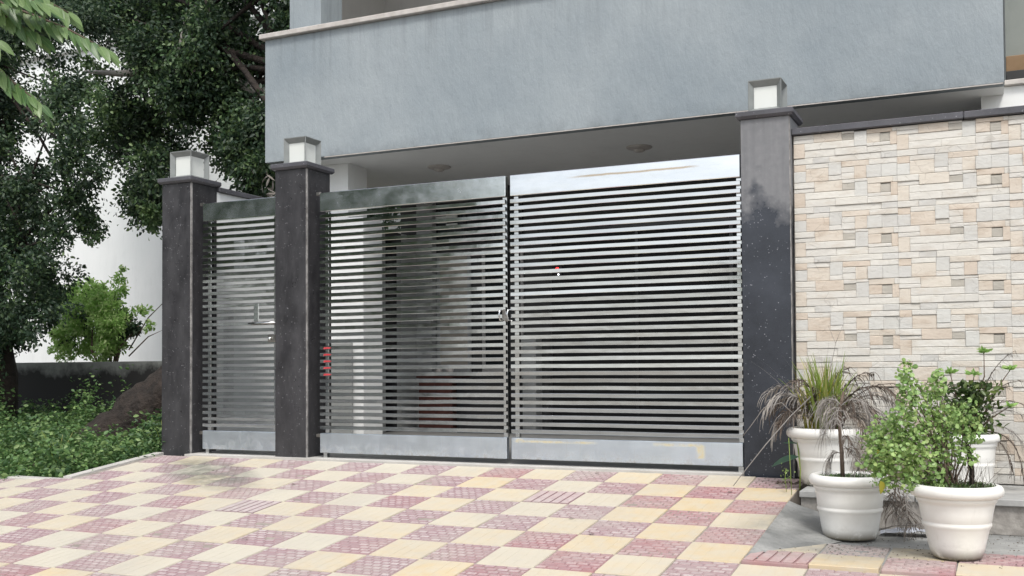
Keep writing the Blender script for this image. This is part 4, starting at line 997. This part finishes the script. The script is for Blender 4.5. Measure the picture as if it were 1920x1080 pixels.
# overhanging branch of a street tree, close to the camera
nb_ = empty('overhanging_branch', (-.4, -4.7, 1.75)); tag(nb_, 'leafy green branch hanging into the top left corner close by', 'branch')
ON = nb_.location[:]
def leaf_blade(L, W):
    mb = MB(); n = 6; vs_ = []
    for i in range(n+1):
        t = i/n; w_ = W*.5*math.sin(PI*min(1, t**.8*1.0))**.75 if 0 < i < n else .0008
        x = t*L; dz = -.18*L*t*t
        vs_ += [(x, -w_, dz+w_*.25), (x, 0, dz), (x, w_, dz+w_*.25)]
    fs = []
    for i in range(n):
        a = i*3; fs += [(a, a+3, a+4, a+1), (a+1, a+4, a+5, a+2)]
    mb.add(vs_, fs, 0, True); return mb
near_leaf = [leaf_blade(L_, W_).mesh('leaf', MAT['leaf_near']) for L_, W_ in ((.066, .025), (.056, .022), (.076, .028))]
tw = [[(-.4, -4.75, 1.78), (.1, -4.66, 1.76), (.45, -4.58, 1.70), (.62, -4.5, 1.62), (.78, -4.44, 1.55), (.88, -4.40, 1.49)],
      [(.1, -4.66, 1.76), (.42, -4.60, 1.60), (.58, -4.53, 1.47), (.66, -4.50, 1.40), (.72, -4.47, 1.345)],
      [(.3, -4.62, 1.72), (.5, -4.60, 1.68), (.66, -4.55, 1.64), (.76, -4.5, 1.60)],
      [(.1, -4.66, 1.76), (.40, -4.70, 1.66), (.56, -4.62, 1.56), (.66, -4.56, 1.50)],
      [(.1, -4.66, 1.76), (.44, -4.5, 1.72), (.60, -4.42, 1.69), (.72, -4.38, 1.62)], [(.2, -4.64, 1.74), (.46, -4.55, 1.66), (.60, -4.5, 1.60), (.70, -4.46, 1.535)]]
mb = MB()
for t_ in tw: mb.tube(t_, [.008*(1-.8*i/(len(t_)-1)) for i in range(len(t_))], 6)
obj('twig', mb, MAT['stem'], nb_, (-ON[0], -ON[1], -ON[2]))
rl = random.Random(12)
for ti, t_ in enumerate(tw):
    pts = [Vector(p) for p in t_]
    segs = [(a, b, (b-a).length) for a, b in zip(pts, pts[1:])]; tot = sum(s[2] for s in segs)
    nl = [68, 50, 38, 38, 38, 36][ti]; start = .45
    for k in range(nl):
        s = (start+(1-start)*k/(nl-1))*tot; kk = 0
        while kk < len(segs)-1 and s > segs[kk][2]: s -= segs[kk][2]; kk += 1
        a, b, L_ = segs[kk]; p = a.lerp(b, min(1, s/L_)); ax = (b-a).normalized()
        side = 1 if k % 2 else -1
        if k == nl-1: dr = ax+Vector((0, 0, -.2))
        else:
            hor = ax.cross(Vector((0, 0, 1))).normalized()
            dr = ax*.75+hor*side*rl.uniform(.3, .9)+Vector((0, 0, rl.uniform(-.95, -.2)))
        dr.normalize()
        up = Vector((rl.uniform(-.4, .4), rl.uniform(-.9, -.1), rl.uniform(.3, 1)))
        y_ = up.cross(dr).normalized(); z_ = dr.cross(y_)
        mm = Matrix((dr, y_, z_)).transposed().to_4x4()
        o = link('leaf', near_leaf[k % 3], nb_)
        sc_ = rl.uniform(.8, 1.1)
        o.matrix_basis = Matrix.Translation(p-Vector(ON)) @ mm @ Matrix.Scale(sc_, 4)

# ================================================================== POTS
def pot(x, y, z, rim, base, h, label, tilt=0):
    e = empty('flower_pot', (x, y, z)); tag(e, label, 'pot', 'white plastic plant pots')
    R_, B_ = rim/2, base/2; lr = .018*rim/.4
    f = lambda t: B_+(R_*.905-B_)*t
    body = [(0, .004), (B_*.88, .002), (B_*.96, .006), (B_, .014)]
    for t in (.12, .25, .40): body.append((f(t), h*t))
    body += [(f(.44)+.004, h*.435), (f(.46)+.006, h*.455), (f(.49)+.004, h*.48), (f(.51), h*.50), (f(.52)+.0015, h*.515), (f(.53)+.002, h*.52)]
    for t in (.62, .72): body.append((f(t), h*t))
    body += [(f(.765), h*.765), (f(.775)+.004, h*.775), (f(.81)+.006, h*.80), (f(.845)+.006, h*.845), (f(.85)+.001, h*.852), (f(.865)+.001, h*.865)]
    # rolled rim
    rc = R_-lr*1.4; zc = h-lr*1.55
    for k in range(13):
        a = -PI/2+.2+(PI*1.0)*k/12
        body.append((rc+lr*1.4*math.cos(a), zc+lr*1.55*math.sin(a)))
    body += [(rc-lr*.6, h-.004), (rc-lr*.9, h-.02), (rc-lr*1.1, h-.05)]
    obj('body', MB().lathe(body, 48), MAT['pot'], e)
    mb = MB(); n = 24; r_ = rc-lr*1.0
    vs_ = [(0, 0, h-.024)]; fs = []
    for q in (.5, .999):
        for k in range(n):
            a = 2*PI*k/n; vs_.append((r_*q*math.cos(a), r_*q*math.sin(a), h-.026+.008*noise.noise(Vector((math.cos(a)*2*q, math.sin(a)*2*q, x)))))
    for k in range(n):
        k2 = (k+1) % n; fs += [(0, 1+k, 1+k2), (1+k, 1+n+k, 1+n+k2, 1+k2)]
    mb.add(vs_, fs, 0, True); obj('soil', mb, MAT['soil'], e)
    e.rotation_euler = (tilt, tilt*.5, random.uniform(0, 6))
    return e
PZ = -.025
pC = pot(2.125, -.33, PZ, .425, .255, .325, 'white pot on the plinth beside the granite pillar, full of dried palm', 0)
pA = pot(2.345, -1.065, -.2, .385, .255, .312, 'white pot on the ground at the left, with one bare brown stem', .0)
pB = pot(2.842, -1.45, -.2, .388, .208, .322, 'white pot nearest the camera holding the bushy green shrub', 0)
pD = pot(2.85, -.30, PZ, .350, .255, .305, 'white pot on the plinth at the right, with dark glossy leaves and dry stems', 0)

def frond(p0, az, up, length, droop, nleaf, ll, mats, rach=.004, seed=0, start=.25, w_=.006, hang=.8):
    """dried palm frond: arched rib with ribbon leaflets that hang down"""
    rs = random.Random(seed); mb = MB(); n = 12
    dirh = Vector((math.cos(az), math.sin(az), 0)); p = Vector(p0); v = (dirh*math.cos(up)+Vector((0, 0, math.sin(up)))).normalized()
    pts = [p.copy()]
    for i in range(n):
        p = p+v*length/n; pts.append(p.copy())
        v = (v+Vector((0, 0, -droop/n*(1+i*.15)))+Vector((rs.gauss(0, .03), rs.gauss(0, .03), 0))).normalized()
    mb.tube(pts, [rach*(1-.75*i/n) for i in range(n+1)], 5)
    for k in range(nleaf):
        t = start+(1-start)*(k+rs.random())/nleaf; s = t*n; i = min(n-1, int(s)); q = pts[i].lerp(pts[i+1], s-i)
        ax = (pts[i+1]-pts[i]).normalized(); sd_ = ax.cross(Vector((0, 0, 1)))
        sd_ = sd_.normalized() if sd_.length > .05 else Vector((1, 0, 0))
        dv = (ax*.6+sd_*rs.choice((-1, 1))*rs.uniform(.2, .9)+Vector((0, 0, rs.uniform(-.3, .4)))).normalized()
        L_ = ll*rs.uniform(.5, 1.2)*(1-.35*abs(t-.5)*2); m = 4
        wd = Vector((rs.uniform(-1, 1), rs.uniform(-1, 1), rs.uniform(-.3, .3))).normalized()*w_*rs.uniform(.5, 1)
        vs_ = []
        for a in range(m+1):
            ww = wd*(1-a/m*.85); vs_ += [q-ww*.5, q+ww*.5]
            q = q+dv*L_/m; dv = (dv+Vector((rs.gauss(0, .12), rs.gauss(0, .12), -hang*rs.uniform(.5, 1.2)))).normalized()
        mb.add(vs_, [(2*a, 2*a+1, 2*a+3, 2*a+2) for a in range(m)])
    return mb
def blades(n, r, h0, h1, w_, seed, lean=.35, bend=.5):
    rs = random.Random(seed); mb = MB()
    for _ in range(n):
        a = rs.uniform(0, 2*PI); q = Vector((r*rs.random()*math.cos(a), r*rs.random()*math.sin(a), 0))
        L_ = rs.uniform(h0, h1); v = Vector((rs.gauss(0, lean), rs.gauss(0, lean), 1)).normalized(); m = 6
        wd = Vector((rs.uniform(-1, 1), rs.uniform(-1, 1), 0)).normalized()*w_
        hd = Vector((v.x, v.y, -.2)); vs_ = []
        for i in range(m+1):
            ww = wd*(1-(i/m)**2*.9); vs_ += [q-ww*.5, q+ww*.5]
            q = q+v*L_/m; v = (v+hd*bend/m*(.5+i*.5)+Vector((0, 0, -bend*.12*i/m))).normalized()
        mb.add(vs_, [(2*i, 2*i+1, 2*i+3, 2*i+2) for i in range(m)])
    return mb
# plant in the pot beside the pillar
ZC = PZ+.300
eC = empty('dried_palm', (2.125, -.33, ZC)); tag(eC, 'half-dead palm with grey drooping fronds and green blades, in the pot beside the pillar', 'plant')
spec = [  # azimuth, up, length, droop, leaflets, leaflet length, dark?
 (3.05, 1.30, .46, 1.7, 46, .17, 0), (3.5, 1.25, .44, 2.0, 50, .18, 0), (2.6, 1.2, .40, 1.9, 40, .15, 1), (3.3, 1.05, .34, 2.0, 40, .16, 0), (4.3, 1.35, .42, 1.5, 36, .15, 1),
 (.25, 1.15, .50, 1.5, 50, .16, 0), (-.1, 1.25, .52, 1.7, 50, .18, 1), (.0, 1.0, .44, 1.9, 50, .17, 0), (-.45, 1.15, .40, 1.9, 46, .17, 1), (.5, 1.3, .46, 1.3, 36, .13, 1),
 (-.15, .95, .36, 2.1, 46, .18, 0), (5.0, 1.3, .36, 1.9, 40, .15, 0), (1.5, 1.35, .42, 1.3, 30, .14, 1), (3.9, 1.2, .34, 2.1, 44, .17, 1)]
for k, (az, up, ln, dr, nl, ll, dk) in enumerate(spec):
    a = random.uniform(0, 6.28)
    obj('dry_frond', frond((.03*math.cos(az), .03*math.sin(az), 0), az, up, ln*1.05, dr, int(nl*1.8), ll, None, .0045, k+3, w_=.0115), MAT['dry_dark' if dk else 'dry'], eC)
# the long thin arching frond over the wall to the right
obj('long_frond', frond((.04, 0, .02), .05, 1.08, .74, 1.75, 44, .05, None, .004, 77, .45, .004, .5), MAT['dry_dark'], eC)
obj('long_frond', frond((.02, -.03, .05), -.15, .98, .60, 1.6, 30, .045, None, .0035, 78, .45, .004, .5), MAT['dry'], eC)
obj('green_blades', blades(150, .07, .20, .47, .014, 5, .24, .42), MAT['grass'], eC)
obj('orange_blades', blades(44, .06, .24, .42, .010, 6, .22, .8), MAT['yellow_leaf'], eC, (-.05, -.02, 0))
obj('brown_sheaths', blades(26, .05, .14, .26, .013, 8, .25, .3), MAT['dry_dark'], eC, (.05, -.03, 0))
obj('thin_wisps', blades(30, .08, .36, .58, .0022, 9, .28, .4), MAT['dry'], eC)
mb = MB()
mb.tube([(-.10, -.10, -.02), (-.14, -.16, .10), (-.20, -.22, .17), (-.30, -.2, .14), (-.38, -.2, .03), (-.42, -.2, -.02)], [.002]*6, 5)
mb.tube([(-.04, -.10, .22), (-.15, -.2, .10), (-.28, -.26, -.06), (-.40, -.30, -.22), (-.45, -.32, -.29)], [.0035, .003, .003, .0025, .002], 5)
mb.tube([(.03, .02, 0), (.02, .03, .3), (.06, .03, .5), (.02, .03, .60)], [.0025, .002, .0015, .001], 5)
mb.tube([(.06, .03, .5), (.10, .03, .60)], [.0015, .001], 5)
obj('dry_stalk', mb, MAT['dry'], eC)
# teal leaf and weed at the foot of that pot
eW = empty('pot_weed', (1.97, -.42, -.05)); tag(eW, 'weed with one broad blue-green leaf between the pillar and the rear left pot', 'plant')
lf = leaf_blade(.16, .075); o = obj('leaf', lf, MAT['teal_leaf'], eW, (.03, -.03, .19)); o.rotation_euler = (.5, .22, PI+.12)
o = obj('leaf', leaf_blade(.08, .035), MAT['teal_leaf'], eW, (.02, -.02, .26)); o.rotation_euler = (.4, -.2, PI+.1)
mb = MB(); mb.tube([(.03, -.02, 0), (.035, -.025, .12), (.02, -.02, .27)], .004, 6); mb.tube([(-.03, -.1, 0), (-.035, -.1, .09), (-.03, -.1, .13)], .0018, 5); mb.tube([(.01, -.16, -.01), (.0, -.14, .15), (-.01, -.12, .3)], .002, 5)
obj('stalk', mb, MAT['grass'], eW)
c = np.array([-.03, -.1, .09])+rng.normal(size=(26, 3))*np.array([.018, .012, .028]); obj_ = link('small_leaves', leaves(c, rng.normal(size=(26, 3)), .014, .008, MAT['leaf_pot'], rng=rng), eW)
# leaf litter on the corner paver
lt = empty('leaf_litter', (1.93, -.35, -.03)); tag(lt, 'dry reddish litter on the red paver at the foot of the pillar', 'litter')
lt['kind'] = 'stuff'
c = rng.uniform(-1, 1, (60, 3))*np.array([.07, .05, .004])+np.array([0, 0, .012]); d = rng.normal(size=(60, 3)); d[:, 2] *= .15
link('dry_leaves', leaves(c, d, .022, .008, MAT['dry_dark'], rng=rng), lt)

# bare stem with hanging dried leaves in the left ground pot
ZA = -.2+.287
eA = empty('dead_plant', (2.345, -1.065, ZA)); tag(eA, 'bare brown stem with hanging dried leaves, in the left ground pot', 'plant')
mb = MB(); mb.tube([(-.03, 0, -.03), (-.035, .01, .12), (-.045, .02, .25), (-.04, .02, .36), (-.025, .03, .43)], [.011, .010, .009, .008, .006], 8)
obj('main_stem', mb, MAT['stem'], eA)
for k, (az, up, ln, dr, z0, dk) in enumerate(((3.0, .9, .18, 2.6, .36, 0), (.2, .8, .22, 2.6, .36, 0), (3.6, .6, .14, 2.6, .28, 0), (-.3, .7, .20, 2.6, .28, 1), (4.6, .8, .15, 2.8, .33, 0), (1.5, .9, .16, 2.6, .38, 1), (-.7, .5, .16, 2.5, .14, 0), (2.8, .5, .11, 2.5, .12, 0), (5.5, .6, .14, 2.6, .20, 1))):
    obj('dry_frond', frond((-.035, .015, z0), az, up, ln, dr, 44, .17, None, .003, 30+k, .1, .006, 1.2), MAT['dry_dark' if dk else 'dry'], eA)
mb = MB(); mb.tube([(-.02, 0, .16), (.10, -.10, .05), (.22, -.16, .0), (.36, -.2, -.06)], [.0035, .003, .003, .0015], 5); mb.tube([(.02, .0, .02), (.12, -.05, .14), (.16, -.03, .28)], .0022, 5)
obj('dry_stalk', mb, MAT['dry'], eA)
def moss(e, r, n, z, mat='moss', L=.014, h=.02):
    a = rng.uniform(0, 2*PI, n); q = r*np.sqrt(rng.uniform(0, 1, n)); c = np.stack([q*np.cos(a), q*np.sin(a), z+rng.uniform(0, h, n)], 1); d = rng.normal(size=(n, 3)); d[:, 2] = abs(d[:, 2])+.3
    tag(link('moss', leaves(c, d, L*rng.uniform(.6, 1.4, n), .005, MAT[mat], rng=rng), e), kind='stuff')
moss(eA, .155, 1500, -.005, 'leaf_weed', .013)
moss(eC, .17, 500, -.005, 'moss', .014)

# green shrub in the front pot
ZB_ = -.2+.298
eB = empty('shrub', (2.848, -1.46, ZB_)); tag(eB, 'bushy bright green round-leaved shrub leaning left out of the front pot', 'plant')
cl = [(-.06, .02, .14, .075), (-.14, .0, .10, .08), (-.24, .0, .08, .085), (-.31, .0, .14, .085), (-.34, .02, .21, .075), (-.28, .03, .24, .09), (-.20, .05, .22, .09), (-.22, .0, .30, .085), (-.12, .03, .25, .08),
      (-.04, .03, .30, .085), (.03, .05, .33, .07), (-.10, .06, .36, .07), (-.20, .04, .38, .055), (-.18, .04, .44, .05), (-.21, .05, .50, .04), (-.20, .05, .55, .025), (-.09, .05, .44, .055), (-.08, .05, .50, .035), (-.02, .04, .21, .08), (-.16, -.06, .16, .085), (-.27, -.06, .15, .08),
      (.07, .04, .24, .045), (-.30, -.02, .05, .07), (-.17, -.04, .03, .06), (-.36, .0, .11, .05), (.04, .0, .15, .05), (-.08, -.02, .05, .05), (-.22, .04, .44, .03)]
mb = MB()
for x, y, z, r in cl:
    s_ = Vector((random.uniform(-.05, .02), random.uniform(-.03, .03), -.03)); q = Vector((x, y, z)); m_ = s_.lerp(q, .5)+Vector((.02, 0, .03))
    mb.tube([s_, s_.lerp(m_, .6), m_, m_.lerp(q, .6), q], [.0045, .004, .003, .0022, .0012], 5)
obj('stems', mb, MAT['stem'], eB)
mb = MB(); mb.tube([(.055, .01, -.03), (.06, .015, .08), (.05, .02, .17), (.03, .03, .24)], [.012, .011, .009, .005], 7); obj('woody_stem', mb, MAT['bark'], eB)
rb = MB(); n_ = 9; vs_ = [(0, 0, -.001)]
for k in range(n_):
    a = 2*PI*k/n_; vs_.append((.0135+.0135*math.cos(a), .0125*math.sin(a), .0018*math.cos(2*a)))
rb.add(vs_, [(0, 1+k, 1+(k+1) % n_) for k in range(n_)]); roundleaf = rb.mesh('leaf', MAT['leaf_pot_obj'])
rl = random.Random(31)
for k in range(290):
    x, y, z, r = rl.choice(cl); v = Vector((rl.gauss(0, 1), rl.gauss(0, 1)-.9, rl.gauss(0, 1))).normalized()
    p = Vector((x, y, z))+v*r*rl.uniform(.75, 1.08)
    zz_ = (v*.7+Vector((rl.gauss(0, .5), rl.gauss(0, .5)-.3, rl.gauss(0, .5)+.45))).normalized(); xx_ = Vector((rl.gauss(0, 1), rl.gauss(0, 1), rl.gauss(-.2, .6))); xx_ = (xx_-zz_*xx_.dot(zz_)).normalized(); yy_ = zz_.cross(xx_)
    o = link('leaf', roundleaf, eB); o.matrix_basis = Matrix.Translation(p) @ Matrix((xx_, yy_, zz_)).transposed().to_4x4() @ Matrix.Scale(rl.uniform(.6, 1.0), 4)
cs = []; ds = []
for x, y, z, r in cl:
    n = int(190*(r/.08)**2); v = rng.normal(size=(n, 3)); v /= np.linalg.norm(v, axis=1)[:, None]
    cs.append(np.array([x, y, z])+v*r*rng.uniform(.35, 1.12, (n, 1))); ds.append(v*.5+rng.normal(size=(n, 3))*.7)
c = np.concatenate(cs); d = np.concatenate(ds); l = .0195*rng.uniform(.6, 1.25, len(c))
tag(link('foliage', leaves(c, d, l, l*.82, MAT['leaf_pot'], rng=rng, tilt=.9), eB), kind='stuff')
for (x, y, z, s_, ry) in ((-.31, -.09, .035, .060, .5), (-.33, -.06, .165, .03, -.3)):
    o = obj('yellow_leaf', leaf_blade(s_, s_*.75), MAT['yellow_leaf'], eB, (x, y, z)); o.rotation_euler = (1.1, ry+.9, .6)
moss(eB, .155, 900, .0, 'leaf_succulent', .02, .03)
obj('dead_twigs', blades(50, .10, .06, .24, .002, 21, .5, .4), MAT['dry_dark'], eB, (.06, -.02, 0))

# rear right pot: glossy leaves on stems, dry arching stems
ZD = PZ+.28
eD = empty('potted_croton', (2.85, -.30, ZD)); tag(eD, 'dark glossy-leaved plant with arching dry stems, in the rear right pot', 'plant')
stems = [((0, 0, -.02), (-.02, 0, .14), (-.05, 0, .26), (-.07, 0, .35)), ((.02, 0, -.02), (.05, 0, .16), (.10, -.02, .33), (.10, -.02, .46)), ((.0, .02, -.02), (-.04, .02, .10), (-.10, .0, .18), (-.12, 0, .24)),
         ((.03, 0, 0), (.06, .0, .12), (.04, .02, .26), (.05, 0, .34)), ((.03, 0, 0), (.10, 0, .14), (.17, 0, .28), (.23, .02, .37)), ((.03, 0, 0), (.12, 0, .10), (.19, .0, .15), (.22, .0, .17))]
mb = MB(); heads = []
for s_ in stems: mb.tube(s_, [.006, .005, .004, .002], 6); heads.append(s_[-1])
obj('stems', mb, MAT['stem'], eD)
cs = []; ds = []; ls = []
for hx, hy, hz in heads:
    n = 26; v = rng.normal(size=(n, 3)); v[:, 2] = abs(v[:, 2])*.7; cs.append(np.array([hx, hy, hz])+v*.012); ds.append(v); ls.append(.048*rng.uniform(.6, 1.1, n))
heads_n = len(np.concatenate(cs)); 
tag(link('tip_leaves', leaves(np.concatenate(cs), np.concatenate(ds), np.concatenate(ls), .015, MAT['leaf_bush'], rng=rng), eD), kind='stuff')
n = 800; t_ = rng.uniform(0, 1, n); c = np.stack([.02+rng.normal(size=n)*.065, rng.normal(size=n)*.05, .0+t_*.30], 1); d = rng.normal(size=(n, 3)); d[:, 2] = abs(d[:, 2])
tag(link('foliage', leaves(c, d, .05*rng.uniform(.6, 1.1, n), .019, MAT['leaf_succulent'], rng=rng), eD), kind='stuff')
for k, (az, up, ln, dr, dk) in enumerate(((.15, 1.15, .50, 1.9, 1), (-.1, 1.05, .46, 2.1, 0), (.3, 1.25, .56, 1.5, 1), (2.9, 1.15, .36, 1.7, 1), (.05, .7, .40, 2.2, 0), (.1, .45, .42, 2.4, 1), (-.3, .3, .34, 2.3, 1), (3.2, 1.3, .40, 1.3, 1), (.6, 1.35, .52, 1.0, 1))):
    obj('dry_frond', frond((.03, 0, .01), az, up, ln, dr, 40, .10, None, .004, 60+k, .3, .006, .7), MAT['dry_dark' if dk else 'dry'], eD)

# tangle of dry fronds on the ground between the two front pots, and the plastic sheet
eT = empty('dead_frond_tangle', (2.60, -.92, -.2)); tag(eT, 'tangle of brown dead fronds on the ground between the two front pots', 'dead plant')
for k in range(11):
    az = random.uniform(-.4, 3.6)-1.2
    obj('dry_frond', frond((-.05+random.uniform(-.05, .05), random.uniform(-.04, .06), .22+random.uniform(-.06, .05)), az, random.uniform(-1.2, -.2), .20, .7, 22, .13, None, .003, 90+k, .05, .0055, .5), MAT['dry_dark' if k % 3 else 'dry'], eT)
mb = MB()
mb.tube([(-.16, -.05, .02), (-.06, -.08, .06), (.05, -.1, .075), (.10, -.1, .10)], [.003]*4, 5)
mb.tube([(-.14, -.02, .26), (-.02, -.06, .17), (.10, -.12, .09), (.20, -.18, .03)], [.004, .004, .0035, .003], 5)
obj('dry_stalk', mb, MAT['dry'], eT)
mb = MB(); nx_, ny_ = 14, 8; vs_ = []
for i in range(nx_):
    for j in range(ny_):
        u, v = i/(nx_-1), j/(ny_-1)
        vs_.append((-.13+.30*u, -.06+.13*v+.03*u, .006+.03*abs(noise.noise(Vector((u*4, v*3, 2))))+.012*math.sin(u*3.1)))
mb.add(vs_, [(i*ny_+j, (i+1)*ny_+j, (i+1)*ny_+j+1, i*ny_+j+1) for i in range(nx_-1) for j in range(ny_-1)], 0, True)
tag(obj('plastic_sheet', mb, MAT['plastic_sheet'], None, (2.60, -.86, -.2)), 'crumpled pale blue plastic sheet on the ground behind the left front pot', 'sheet')
# small litter on the paving
rq = random.Random(8)
for k, (x, y) in enumerate(((-1.15, -.87), (1.62, -.56), (.95, -1.30), (1.16, -1.55), (-.55, -2.05), (.72, -.2))):
    o = obj('dry_leaf', leaf_blade(.035, .016), MAT['dry_dark'], None, (x, y, ramp_z(x, y)+.004)); o.rotation_euler = (math.atan(0), -.1, rq.uniform(0, 6))
    o.rotation_euler[0] = rq.uniform(-.3, .3)
    tag(o, ['small dry leaf on the paving in front of the middle pillar', 'small dry leaf on the paving below the right pillar', 'small dark twig leaf on a faded red paver right of centre', 'dry leaf on a yellow paver near the right front', 'dry leaf lying at the centre front of the paving', 'tiny dry leaf by the threshold under the right gate leaf'][k], 'leaf')

# crumbs of soil, mortar and leaf between the pots
mb = MB(); rd = random.Random(77)
for k in range(420):
    x = rd.uniform(2.02, 3.15); y = rd.uniform(-1.66, -.68) if rd.random() < .7 else rd.uniform(-.85, -.67)
    s_ = rd.uniform(.002, .006); h_ = s_*rd.uniform(.4, .9)
    if (x-2.345)**2+(y+1.065)**2 < .018 or (x-2.842)**2+(y+1.45)**2 < .012: continue
    zz = max(-.2, S*y-(x-1.98)*.5 if x < 2.3 else -.2)-.001
    a = rd.uniform(0, 3); c_, s2 = math.cos(a)*s_, math.sin(a)*s_
    mb.add([(x+c_, y+s2, zz), (x-s2*.7, y+c_*.7, zz), (x-c_, y-s2, zz), (x+s2*.8, y-c_*.8, zz), (x+rd.uniform(-.3, .3)*s_, y, zz+h_)], [(0, 1, 4), (1, 2, 4), (2, 3, 4), (3, 0, 4)])
tag(obj('ground_debris', mb, MAT['soil_ground']), kind='stuff')
